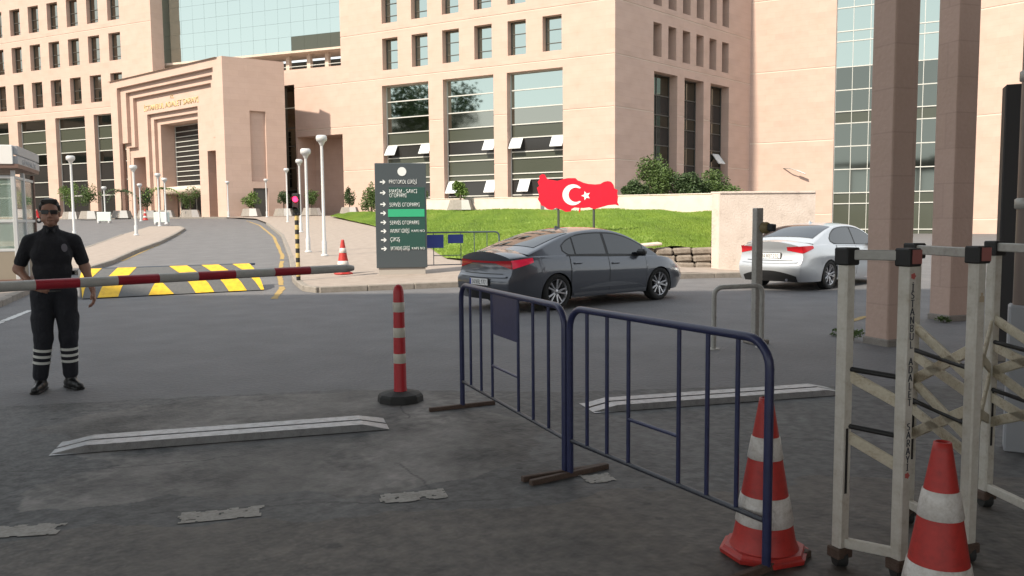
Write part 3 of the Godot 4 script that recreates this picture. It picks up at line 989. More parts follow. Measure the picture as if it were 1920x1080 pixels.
func lawn_at(u: float, v: float) -> Vector3:
	var k := u * (LAWN_F.size() - 1)
	var i := mini(int(k), LAWN_F.size() - 2)
	var a: Vector3 = (LAWN_F[i] as Vector3).lerp(LAWN_F[i + 1], k - i)
	var b: Vector3 = (LAWN_B[i] as Vector3).lerp(LAWN_B[i + 1], k - i)
	var p := a.lerp(b, v)
	p.y += sin(v * PI) * 0.10 + sin(u * 23.0 + v * 9.0) * 0.035 + sin(u * 51.0 - v * 17.0) * 0.02
	return p

func lawn() -> void:
	var st := S(true)
	var N := 60; var K := 30
	for i in N:
		for k in K:
			quad(st, lawn_at(float(i) / N, float(k) / K), lawn_at(float(i) / N, float(k + 1) / K), lawn_at(float(i + 1) / N, float(k + 1) / K), lawn_at(float(i + 1) / N, float(k) / K))
	struct("lawn", st, M.lawn)
	# blades: tufts that nobody could count
	var tuft := S()
	for i in 7:
		var a := rng.randf() * TAU
		var r := rng.randf_range(0.0, 0.07)
		var p := Vector3(cos(a) * r, 0, sin(a) * r)
		var lean := Vector3(rng.randf_range(-.07, .07), 0, rng.randf_range(-.07, .07))
		var s := Vector3(cos(a + 1.3), 0, sin(a + 1.3)) * 0.011
		var h := rng.randf_range(0.07, 0.16)
		quad(tuft, p - s, p + s, p + s * 0.6 + lean * 0.5 + UP * h * 0.6, p - s * 0.6 + lean * 0.5 + UP * h * 0.6)
		tri(tuft, p - s * 0.6 + lean * 0.5 + UP * h * 0.6, p + s * 0.6 + lean * 0.5 + UP * h * 0.6, p + lean + UP * h)
	tuft.generate_normals()
	var mm := MultiMesh.new()
	mm.transform_format = MultiMesh.TRANSFORM_3D
	mm.mesh = tuft.commit()
	var count := 42000
	mm.instance_count = count
	var nz := FastNoiseLite.new(); nz.seed = 5; nz.frequency = 0.22
	for i in count:
		var u := rng.randf(); var v := rng.randf()
		var p := lawn_at(u, v)
		var s := 0.5 + 0.65 * clampf(nz.get_noise_2d(p.x, p.z) + 0.25, 0, 1) + rng.randf() * 0.3
		mm.set_instance_transform(i, Transform3D(Basis(UP, rng.randf() * TAU).scaled(Vector3(s, s, s)), p - UP * 0.01))
	var g := MultiMeshInstance3D.new()
	g.multimesh = mm
	g.material_override = M.grass_blade
	g.name = numbered("grass")
	add_child(g)
	g.set_meta("kind", "stuff")
	g.set_meta("label", "bright green uncut grass covering the sloping lawn")
	g.set_meta("category", "grass")

# ------------------------------------------------------------------ the canopy over the checkpoint
func canopy() -> void:
	var c := thing("checkpoint_canopy", "wide flat concrete canopy roof over the vehicle checkpoint", "canopy", Vector3(0, 11.0, -1))
	var st := S()
	box(st, at(Vector3(0.0, 0.5, 5.5)), Vector3(40, 0.35, 27.0), 0.03)
	obj("roof_slab", st, M.canopy, c)
	# the bay over the two columns beside the gate reaches farther out
	st = S()
	box(st, at(Vector3(11.5, 0.5, -10.52)), Vector3(17, 0.35, 5.0), 0.03)
	obj("roof_slab", st, M.canopy, c)
	for z in [-7.4, -0.5, 6.5, 13.5]:
		st = S()
		box(st, at(Vector3(0.0, 0.12, z)), Vector3(39, 0.42, 0.45), 0.02)
		obj("beam", st, M.canopy, c)
	for p in [["square stone-clad column whose foot meets the weeds", Vector3(4.72, 0, -10.25), 0.375, -0.44], ["square stone-clad column on the low pavement, beyond the other one", Vector3(6.78, 0, -12.66), 0.40, -0.47], ["square stone canopy column standing near the guard booth pavement", Vector3(-16.0, 0, -8.0), 0.45, 0.0], ["square stone canopy column carrying the inner end of the roof beside the gate", Vector3(5.6, 0, 6.0), 0.45, 0.0], ["square stone canopy column carrying the inner end of the roof beside the booth lane", Vector3(-12.0, 0, 8.0), 0.45, 0.0]]:
		var col := thing("canopy_column", p[0], "column", p[1], p[3] + PI / 4, "columns carrying the canopy")
		st = S()
		box(st, at(Vector3(0, 5.6, 0)), Vector3(p[2], 11.2, p[2]), 0.015)
		obj("shaft", st, M.stone, col)
		st = S()
		box(st, at(Vector3(0, 0.03, 0)), Vector3(p[2] + 0.03, 0.12, p[2] + 0.05), 0.015)
		obj("plinth", st, M.concrete, col)
	# an added unseen block beside the gate, out of the picture: it keeps the light off that side
	var shade_blk := thing("added_shade_block", "added unseen stone block keeping light off the folding gate side", "building", Vector3(13.0, 0, 1.0))
	st = S()
	box(st, at(Vector3(0, 2.4, 0)), Vector3(12, 4.8, 15.5), 0.03)
	obj("wall", st, M.stone, shade_blk)
	st = S()
	box(st, at(Vector3(0, 4.95, 0)), Vector3(12.6, 0.3, 16.1), 0.03)
	obj("roof", st, M.canopy, shade_blk)
	for z in [-5.0, 0.0, 5.0]:
		st = S()
		box(st, at(Vector3(-6.02, 1.7, z)), Vector3(0.08, 1.3, 2.2), 0.01)
		obj("window", st, M.car_glass, shade_blk)

# ------------------------------------------------------------------ cars
# x runs forward from the rear bumper, y up, z to the car's own right
var K := {}

func curve(pts: Array, x: float) -> float:
	# smooth line through [x, y] pairs
	if x <= pts[0][0]: return pts[0][1]
	var n := pts.size()
	if x >= pts[n - 1][0]: return pts[n - 1][1]
	var i := 0
	while x > pts[i + 1][0]: i += 1
	var a: Array = pts[maxi(i - 1, 0)]; var b: Array = pts[i]; var c: Array = pts[i + 1]; var d: Array = pts[mini(i + 2, n - 1)]
	var h: float = c[0] - b[0]
	var t: float = (x - b[0]) / h
	var m0: float = (c[1] - a[1]) / maxf(c[0] - a[0], 1e-4) * h
	var m1: float = (d[1] - b[1]) / maxf(d[0] - b[0], 1e-4) * h
	var t2 := t * t
	var t3 := t2 * t
	return (2 * t3 - 3 * t2 + 1) * b[1] + (t3 - 2 * t2 + t) * m0 + (-2 * t3 + 3 * t2) * c[1] + (t3 - t2) * m1

func hw(x: float) -> float:
	var w: float = K.W * 0.5
	var L: float = K.L
	if x < 0.75: return w * (1.0 - 0.17 * pow((0.75 - x) / 0.75, 2.4))
	if x > L - 0.95: return w * (1.0 - 0.27 * pow((x - L + 0.95) / 0.95, 2.3))
	return w

func belt(x: float) -> float: return curve(K.belt, x)
func deck(x: float) -> float: return curve(K.deck, x)
func roof(x: float) -> float: return curve(K.roof, x)

func side_z(x: float, y: float) -> float:
	var v := clampf((y - 0.2) / (belt(x) - 0.2), 0.0, 1.0)
	return hw(x) * curve(K.side, v)

func arch_y(x: float) -> float:
	var y := 0.20
	for ax in [K.rear_axle, K.front_axle]:
		var dx: float = absf(x - ax)
		if dx < 0.365:
			y = maxf(y, 0.30 + sqrt(0.365 * 0.365 - dx * dx))
	return y

# pushes the ends out or in with height, so that bumpers bulge and lids overhang
func end_x(x: float, y: float) -> float:
	var L: float = K.L
	var o := 0.0
	if x < 0.6: o += curve(K.rear_shape, y) * pow(1.0 - x / 0.6, 1.5)
	if x > L - 0.7: o -= curve(K.front_shape, y) * pow((x - L + 0.7) / 0.7, 1.5)
	return x + o

func side_pt(x: float, y: float, off: float, s: float) -> Vector3:
	return Vector3(end_x(x, y), y, (side_z(x, y) + off) * s)

# a panel laid on the car's flank, between two heights
func side_patch(x0: float, x1: float, n: int, lo: Callable, hi: Callable, m: int, off: float, s: float) -> SurfaceTool:
	var st := S(true)
	var rows := []
	for i in n + 1:
		var x := lerpf(x0, x1, float(i) / n)
		var row := []
		for k in m + 1:
			row.append(side_pt(x, lerpf(lo.call(x), hi.call(x), float(k) / m), off, s))
		rows.append(row)
	for i in n:
		for k in m:
			if s > 0: quad(st, rows[i][k], rows[i][k + 1], rows[i + 1][k + 1], rows[i + 1][k])
			else: quad(st, rows[i][k], rows[i + 1][k], rows[i + 1][k + 1], rows[i][k + 1])
	return st

# the rear face: z across, y up
func rear_pt(z: float, y: float, off: float) -> Vector3:
	var w := side_z(0.0, y)
	var f := clampf(absf(z) / w, 0, 1)
	return Vector3(end_x(0.0, y) + 0.0 - 0.055 * (1.0 - f * f) - off, y, z)

func rear_patch(z0: float, z1: float, n: int, lo: Callable, hi: Callable, m: int, off: float) -> SurfaceTool:
	var st := S(true)
	for i in n:
		for k in m:
			var p := []
			for q in [[i, k], [i, k + 1], [i + 1, k + 1], [i + 1, k]]:
				var z := lerpf(z0, z1, float(q[0]) / n)
				p.append(rear_pt(z, lerpf(lo.call(z), hi.call(z), float(q[1]) / m), off))
			quad(st, p[0], p[1], p[2], p[3])
	return st

# the cabin above the belt: q from -1 (own left belt) over 0 (roof centre) to 1 (own right belt)
func cabin_pt(x: float, q: float) -> Vector3:
	var b := belt(x) - 0.01
	var r := maxf(roof(x), b + 0.02)
	var crown := 0.055
	var ye := maxf(b + 0.01, r - crown)
	var zb := hw(x) * 0.925
	var ze := zb - 0.40 * (ye - b) - 0.10 * pow(ye - b, 2.0)
	var s := signf(q)
	var a := absf(q)
	if a > 0.5:
		var f := (1.0 - a) / 0.5
		var y := lerpf(b, ye, f)
		return Vector3(x, y, (zb - 0.40 * (y - b) - 0.10 * pow(y - b, 2.0)) * s)
	var g := a / 0.5
	return Vector3(x, r - (r - ye) * pow(g, 2.6), ze * g * s)

func cabin_patch(x0: float, x1: float, n: int, lo: Callable, hi: Callable, m: int, off: float) -> SurfaceTool:
	var st := S(true)
	var rows := []
	for i in n + 1:
		var x := lerpf(x0, x1, float(i) / n)
		var row := []
		for k in m + 1:
			var q := lerpf(lo.call(x), hi.call(x), float(k) / m)
			var p := cabin_pt(x, q)
			var dx := cabin_pt(x + 0.01, q) - cabin_pt(x - 0.01, q)
			var dq := cabin_pt(x, q + 0.01) - cabin_pt(x, q - 0.01)
			var nn := dq.cross(dx).normalized()
			if nn.dot(p - Vector3(p.x, 0.6, 0)) < 0: nn = -nn
			row.append(p + nn * off)
		rows.append(row)
	for i in n:
		for k in m:
			quad(st, rows[i][k], rows[i][k + 1], rows[i + 1][k + 1], rows[i + 1][k])
	return st

func wheel(parent: Node, ax: float, s: float) -> void:
	var r: float = K.radius
	var w := node("wheel", parent, Transform3D(Basis(Vector3.RIGHT, PI / 2 * s), Vector3(ax, r, (K.W * 0.5 - 0.115) * s)))
	# in the wheel's own axes y points out of the car
	var st := S()
	lathe(st, [Vector2(r * 0.66, -0.1), Vector2(r * 0.9, -0.105), Vector2(r * 0.985, -0.085), Vector2(r, -0.05), Vector2(r, 0.05), Vector2(r * 0.985, 0.085), Vector2(r * 0.9, 0.105), Vector2(r * 0.71, 0.098), Vector2(r * 0.68, 0.085)], 40)
	obj("tyre", st, M.tyre, w)
	st = S()
	lathe(st, [Vector2(r * 0.70, 0.098), Vector2(r * 0.665, 0.088), Vector2(r * 0.63, 0.03), Vector2(r * 0.60, -0.06)], 32)
	lathe(st, [Vector2(0.0, 0.075), Vector2(r * 0.13, 0.072), Vector2(r * 0.19, 0.055), Vector2(r * 0.2, 0.0)], 20)
	for k in 5:
		for j in [-1.0, 1.0]:
			var a: float = TAU * k / 5 + j * 0.17
			var c: float = TAU * k / 5 + j * 0.23
			bar(st, Vector3(cos(a) * r * 0.14, 0.058, sin(a) * r * 0.14), Vector3(cos(c) * r * 0.67, 0.078, sin(c) * r * 0.67), r * 0.105, 0.03, 0.006)
	obj("rim", st, M.rim, w)
	st = S()
	lathe(st, [Vector2(0.0, -0.02), Vector2(r * 0.64, -0.02)], 24)
	obj("brake_backing", st, M.rim_dark, w)

func car(root: Node3D, paint: Material, lit: Material, plate: String) -> void:
	var L: float = K.L
	# stations, closer together round the wheel arches
	var xs := [0.0, 0.015, 0.04, 0.08, 0.14, 0.2, 0.27, 0.34, 0.42, 0.5, 0.58]
	var x := 0.62
	while x < L - 0.62:
		xs.append(x); x += 0.032
	xs.append_array([L - 0.58, L - 0.5, L - 0.42, L - 0.34, L - 0.26, L - 0.19, L - 0.13, L - 0.08, L - 0.04, L - 0.015, L])
	for ax in [K.rear_axle, K.front_axle]:
		for e in [-0.3651, -0.3645, 0.3645, 0.3651]:
			xs.append(ax + e)
	xs.sort()
	var side := [0.0, 0.06, 0.14, 0.25, 0.38, 0.5, 0.62, 0.72, 0.82, 0.9, 0.96, 1.0]
	var top := [0.05, 0.12, 0.22, 0.36, 0.52, 0.7, 0.86, 1.0]
	var st := S(true)
	for s in [1.0, -1.0]:
		var rows := []
		for xi in xs:
			var row := []
			var yb := arch_y(xi)
			var bl := belt(xi)
			for v in side:
				row.append(side_pt(xi, lerpf(yb, bl, v), 0.0, s))
			var zt := side_z(xi, bl)
			for q in top:
				var y := bl + (deck(xi) - bl) * pow(sin(q * PI * 0.5), 0.8)
				row.append(Vector3(end_x(xi, y), y, zt * (1.0 - q) * s))
			rows.append(row)
		for i in rows.size() - 1:
			for k in rows[i].size() - 1:
				if s > 0: quad(st, rows[i][k], rows[i][k + 1], rows[i + 1][k + 1], rows[i + 1][k])
				else: quad(st, rows[i][k], rows[i + 1][k], rows[i + 1][k + 1], rows[i][k + 1])
	obj("body", st, paint, root)
	# rear face and nose
	var half := side_z(0.0, 0.6)
	st = S(true)
	for i in 24:
		for k in side.size() - 1:
			var p := []
			for q in [[i, k], [i, k + 1], [i + 1, k + 1], [i + 1, k]]:
				var y := lerpf(0.2, belt(0.0), side[q[1]])
				p.append(rear_pt(lerpf(-1, 1, q[0] / 24.0) * side_z(0.0, y), y, 0.0))
			quad(st, p[0], p[1], p[2], p[3])
		# lip up to the boot lid
		var p2 := []
		for q in [[i, 0], [i, 1], [i + 1, 1], [i + 1, 0]]:
			var f := lerpf(-1, 1, q[0] / 24.0)
			var bl := belt(0.0)
			if q[1] == 0: p2.append(rear_pt(f * side_z(0.0, bl), bl, 0.0))
			else:
				var y := bl + (deck(0.0) - bl) * pow(sin((1.0 - absf(f)) * PI * 0.5), 0.8)
				p2.append(Vector3(end_x(0.0, y) - 0.02 * (1 - f * f), y, f * side_z(0.0, bl)))
		quad(st, p2[0], p2[1], p2[2], p2[3])
	obj("tailgate", st, paint, root)
	st = S(true)
	for i in 12:
		for k in side.size() - 1:
			var p := []
			for q in [[i, k], [i, k + 1], [i + 1, k + 1], [i + 1, k]]:
				var y := lerpf(0.2, belt(L), side[q[1]])
				var f := lerpf(-1, 1, q[0] / 12.0)
				p.append(Vector3(end_x(L, y) + 0.07 * (1 - f * f), y, f * side_z(L, y)))
			quad(st, p[0], p[3], p[2], p[1])
	obj("front_bumper", st, paint, root)
	# cabin shell, then glass laid on it
	st = S(true)
	var c0: float = K.roof[0][0]
	var c1: float = K.roof[-1][0]
	st = cabin_patch(c0, c1, 90, func(_x): return -1.0, func(_x): return 1.0, 44, 0.0)
	obj("roof", st, paint, root)
	for s in [1.0, -1.0]:
		# black frame behind the side glass
		var fx0: float = K.windows[-1].x0 - 0.02
		obj("window_frame", cabin_patch(fx0, K.windows[0].x1 + 0.03, 50, func(xx: float) -> float: return s * (1.0 - 0.5 * maxf(0.03, curve(K.windows[-1].lo, xx) - 0.06)), func(xx: float) -> float: return s * (1.0 - 0.5 * minf(0.92, (curve(K.windows[-1].hi, xx) if xx < 1.6 else 0.86) + 0.06)), 5, 0.004), M.car_trim, root)
		for w in K.windows:
			var lo := func(xx: float) -> float: return s * (1.0 - 0.5 * curve(w.lo, xx))
			var hi := func(xx: float) -> float: return s * (1.0 - 0.5 * curve(w.hi, xx))
			obj("side_window", cabin_patch(w.x0, w.x1, 22, lo, hi, 5, 0.007), M.car_glass, root)
		# bright line under the glass
		var sl := func(xx: float) -> float: return s * (1.0 - 0.5 * 0.005)
		var sh := func(xx: float) -> float: return s * (1.0 - 0.5 * 0.045)
		obj("window_trim", cabin_patch(K.trim[0], K.trim[1], 24, sl, sh, 1, 0.009), K.trim_mat, root)
		# doors
		for d in K.doors:
			var dlo := func(xx: float) -> float: return maxf(0.27, arch_y(xx) + 0.035) if arch_y(xx) > 0.21 else 0.27
			var dhi := func(xx: float) -> float: return belt(xx) - 0.012
			var glo := func(xx: float) -> float: return dlo.call(xx) - 0.010
			obj("door_gap", side_patch(d[0] - 0.012, d[1] + 0.012, 26, glo, func(xx): return belt(xx) - 0.004, 12, 0.003, s), M.black, root)
			var dp := obj("door", side_patch(d[0], d[1], 26, dlo, dhi, 12, 0.006, s), paint, root)
			var hst := S()
			var hp := side_pt(d[0] + 0.16, belt(d[0]) - 0.135, 0.022, s)
			box(hst, at(hp), Vector3(0.19, 0.032, 0.03), 0.01)
			obj("handle", hst, K.handle_mat, dp)
		# lower flank moulding
		var ml := func(_x): return 0.235
		var mh := func(_x): return 0.285
		obj("sill_trim", side_patch(K.rear_axle + 0.40, K.front_axle - 0.40, 20, ml, mh, 2, 0.012, s), K.sill_mat, root)
		if K.has("flank"):
			obj("flank_strip", side_patch(K.flank[0], K.flank[1], 16, func(xx): return 0.335 + 0.02 * sin((xx - K.flank[0]) * 1.4), func(xx): return 0.335 + 0.085 * sin(PI * clampf((xx - K.flank[0]) / (K.flank[1] - K.flank[0]), 0.02, 1.0)) + 0.02, 3, 0.010, s), M.chrome_dull, root)
		# mirror
		st = S()
		var mp := side_pt(K.mirror, belt(K.mirror) + 0.06, 0.10, s)
		box(st, at(mp, 0.15 * s), Vector3(0.14, 0.13, 0.20), 0.045)
		bar(st, mp + Vector3(0.03, -0.03, -0.06 * s), mp + Vector3(0.05, -0.07, -0.16 * s), 0.06, 0.035, 0.01)
		obj("mirror", st, paint if K.mirror_paint else M.car_trim, root)
		# tail lamp: a piece on the flank and a piece on the tail
		obj("tail_lamp", side_patch(0.0, K.lamp_x, 12, func(xx): return lerpf(K.lamp[0], K.lamp[2], xx / K.lamp_x), func(xx): return lerpf(K.lamp[1], K.lamp[3], xx / K.lamp_x), 4, 0.008, s), lit, root)
		var zo := side_z(0.0, 0.85)
		obj("tail_lamp", rear_patch(K.lamp_z * s, zo * s * 1.01, 12, func(z): return lerpf(K.lamp[4], K.lamp[0], (absf(z) - K.lamp_z) / (zo - K.lamp_z)), func(z): return lerpf(K.lamp[5], K.lamp[1], (absf(z) - K.lamp_z) / (zo - K.lamp_z)), 4, 0.008), M.tail_red, root)
		# dark wheel housings
		for ax in [K.rear_axle, K.front_axle]:
			st = S(true)
			for k in 18:
				var a := lerpf(-0.35, PI + 0.35, k / 18.0)
				var b := lerpf(-0.35, PI + 0.35, (k + 1) / 18.0)
				var p := Vector3(ax + cos(a) * 0.366, 0.30 + sin(a) * 0.366, 0)
				var q := Vector3(ax + cos(b) * 0.366, 0.30 + sin(b) * 0.366, 0)
				var z0 := Vector3(0, 0, (K.W * 0.5 - 0.045) * s)
				var z1 := Vector3(0, 0, (K.W * 0.5 - 0.34) * s)
				quad(st, p + z0, q + z0, q + z1, p + z1)
			obj("wheel_housing", st, M.black, root)
			wheel(root, ax, s)
	if K.has("light_strip"):
		obj("light_strip", rear_patch(-K.lamp_z, K.lamp_z, 20, func(_z): return K.light_strip[0], func(_z): return K.light_strip[1], 2, 0.007), M.tail_red, root)
	var rw: Array = K.rear_window
	obj("rear_window", cabin_patch(rw[0], rw[1], 24, func(xx): return -rw[2] - 0.06 * (xx - rw[0]), func(xx): return rw[2] + 0.06 * (xx - rw[0]), 18, 0.007), M.car_glass, root)
	var ws: Array = K.windscreen
	obj("windscreen", cabin_patch(ws[0], ws[1], 20, func(_x): return -0.43, func(_x): return 0.43, 16, 0.007), M.car_glass, root)
	obj("lower_bumper", rear_patch(-half * K.diff[2], half * K.diff[2], 20, func(_z): return 0.2, func(z): return K.diff[0] - K.diff[1] * pow(absf(z) / half, 2.0), 4, 0.010), M.car_trim, root)
	obj("boot_gap", rear_patch(-half * 0.74, half * 0.74, 20, func(z): return 0.655 + 0.012 * pow(z / half, 2.0), func(z): return 0.668 + 0.012 * pow(z / half, 2.0), 1, 0.006), M.black, root)
	if K.has("shelf"):
		obj("bumper_crease", rear_patch(-half * 0.9, half * 0.9, 20, func(z): return K.shelf[0] + 0.02 * pow(z / half, 2.0), func(z): return K.shelf[1] + 0.02 * pow(z / half, 2.0), 2, 0.012), paint, root)
	st = S()
	var pp := rear_pt(0, K.plate_y, 0.018)
	box(st, at(pp), Vector3(0.015, 0.115, 0.52), 0.004)
	var pl := obj("number_plate", st, M.plate_white, root)
	st = S()
	box(st, at(pp + Vector3(0.008, 0, 0)), Vector3(0.012, 0.145, 0.56), 0.004)
	obj("plate_holder", st, M.car_trim, pl)
	st = S()
	text(st, plate, 0.075, 0.003, Transform3D(Basis(UP, -PI / 2), pp + Vector3(-0.008, 0, -0.19)), 0.40, true)
	obj("plate_lettering", st, M.black, pl)
	st = S()
	box(st, at(pp + Vector3(-0.007, 0, -0.235)), Vector3(0.006, 0.105, 0.04))
	obj("plate_band", st, M.plate_blue, pl)
	st = S()
	box(st, at(Vector3(L * 0.5, 0.33, 0)), Vector3(L - 0.5, 0.3, K.W - 0.62), 0.05)
	obj("underbody", st, M.black, root)
	st = S()
	tube(st, [Vector3(0.03, 0.24, half * 0.55), Vector3(0.3, 0.25, half * 0.55)], 0.032, 10)
	obj("exhaust", st, M.chrome, root)
	st = S()
	prism(st, PackedVector2Array([Vector2(0, 0), Vector2(0.17, 0), Vector2(0.02, 0.055)]), 0.02, at(Vector3(K.fin, roof(K.fin + 0.08) - 0.003, -0.01)))
	obj("antenna_fin", st, paint, root)

func cars() -> void:
	M.chrome_dull = mat(lin(.20, .21, .23), 0.25, 0.6)
	K = {L = 4.63, W = 1.81, rear_axle = 1.0, front_axle = 3.70, radius = 0.325,
		belt = [[0.0, 0.93], [0.5, 0.965], [1.2, 0.955], [2.4, 0.915], [3.4, 0.885], [4.2, 0.80], [4.63, 0.66]],
		deck = [[0.0, 1.045], [0.3, 1.075], [0.8, 1.06], [1.4, 1.0], [3.2, 0.99], [3.5, 0.985], [4.1, 0.905], [4.5, 0.79], [4.63, 0.70]],
		roof = [[0.40, 1.045], [0.6, 1.115], [0.95, 1.235], [1.35, 1.355], [1.75, 1.425], [2.2, 1.448], [2.6, 1.425], [2.95, 1.335], [3.3, 1.17], [3.68, 0.955]],
		side = [[0.0, .945], [0.12, .965], [0.3, .985], [0.5, .995], [0.68, 1.0], [0.76, 0.985], [0.9, .96], [1.0, .925]],
		rear_shape = [[0.2, 0.13], [0.35, 0.03], [0.5, 0.0], [0.62, 0.02], [0.66, 0.07], [0.85, 0.10], [0.97, 0.06], [1.05, 0.03], [1.1, 0.05]],
		front_shape = [[0.2, 0.12], [0.4, 0.02], [0.6, 0.03], [0.8, 0.16]],
		windows = [{x0 = 2.33, x1 = 3.28, lo = [[2.2, .09], [3.2, .09], [3.4, .1]], hi = [[2.2, .86], [2.8, .86], [3.1, .84], [3.3, .8]]},
			{x0 = 1.50, x1 = 2.26, lo = [[1.2, .09], [2.4, .09]], hi = [[1.2, .80], [1.6, .86], [2.4, .86]]},
			{x0 = 1.20, x1 = 1.46, lo = [[1.15, .42], [1.3, .12], [1.5, .09]], hi = [[1.15, .50], [1.3, .72], [1.5, .83]]}],
		trim = [1.25, 3.35], trim_mat = M.car_trim, handle_mat = M.car_grey, sill_mat = M.chrome_dull, mirror = 3.12, mirror_paint = false, flank = [1.55, 3.15],
		doors = [[2.30, 3.30], [1.33, 2.285]], lamp = [0.755, 0.90, 0.865, 0.945, 0.835, 0.885], lamp_x = 0.46, lamp_z = 0.36, light_strip = [0.845, 0.882],
		rear_window = [0.66, 1.50, 0.40], windscreen = [2.95, 3.56], diff = [0.40, 0.12, 0.62], shelf = [0.60, 0.625], plate_y = 0.52, fin = 1.72}
	var heading := Vector2(1.99, -1.60).normalized()
	var turn := atan2(-heading.y, heading.x)
	var mid := Vector2(1.79, -15.36) - Vector2(heading.y * -1.0, heading.x) * 0.78
	var o := mid - heading * 2.35
	var c := thing("parked_car", "dark grey sedan with glowing red tail lights beside the kerb", "car", Vector3(o.x, 0, o.y), turn)
	car(c, M.car_grey, M.tail_lit, "34 NRL 177")
	K = {L = 4.65, W = 1.825, rear_axle = 1.05, front_axle = 3.75, radius = 0.325,
		belt = [[0.0, 0.955], [0.5, 1.0], [1.2, 0.985], [2.4, 0.94], [3.4, 0.905], [4.2, 0.82], [4.65, 0.68]],
		deck = [[0.0, 1.075], [0.3, 1.105], [0.8, 1.08], [1.4, 1.02], [3.2, 1.0], [3.5, 0.99], [4.1, 0.92], [4.5, 0.80], [4.65, 0.72]],
		roof = [[0.42, 1.075], [0.62, 1.15], [0.95, 1.265], [1.35, 1.385], [1.75, 1.455], [2.2, 1.475], [2.6, 1.45], [2.95, 1.36], [3.3, 1.19], [3.7, 0.965]],
		side = [[0.0, .95], [0.12, .97], [0.3, .985], [0.5, .985], [0.70, 1.0], [0.78, 0.985], [0.9, .965], [1.0, .93]],
		rear_shape = [[0.2, 0.12], [0.35, 0.03], [0.5, 0.0], [0.6, 0.02], [0.68, 0.08], [0.88, 0.11], [1.0, 0.06], [1.09, 0.02], [1.15, 0.05]],
		front_shape = [[0.2, 0.12], [0.4, 0.02], [0.6, 0.03], [0.8, 0.16]],
		windows = [{x0 = 2.35, x1 = 3.30, lo = [[2.2, .09], [3.2, .09], [3.4, .1]], hi = [[2.2, .86], [2.8, .86], [3.1, .84], [3.3, .8]]},
			{x0 = 1.18, x1 = 2.29, lo = [[1.15, .34], [1.3, .14], [1.55, .09], [2.4, .09]], hi = [[1.15, .42], [1.3, .70], [1.6, .86], [2.4, .86]]}],
		trim = [1.25, 3.4], trim_mat = M.chrome, handle_mat = M.car_silver, sill_mat = M.car_silver, mirror = 3.15, mirror_paint = true,
		doors = [[2.33, 3.33], [1.38, 2.315]], lamp = [0.82, 0.975, 0.93, 0.985, 0.88, 0.955], lamp_x = 0.36, lamp_z = 0.40,
		rear_window = [0.66, 1.52, 0.42], windscreen = [2.98, 3.58], diff = [0.44, 0.16, 0.86], shelf = [0.60, 0.64], plate_y = 0.76, fin = 1.75}
	heading = Vector2(0.74, -0.673)
	turn = atan2(-heading.y, heading.x)
	var wheel_at := Vector2(6.99, -18.23)
	o = wheel_at - Vector2(-heading.y, heading.x) * 0.80 - heading * 1.05
	c = thing("parked_car", "silver sedan with red tail lamps behind the square columns", "car", Vector3(o.x, 0, o.y), turn)
	car(c, M.car_silver, M.tail_red, "34 MBT 210")

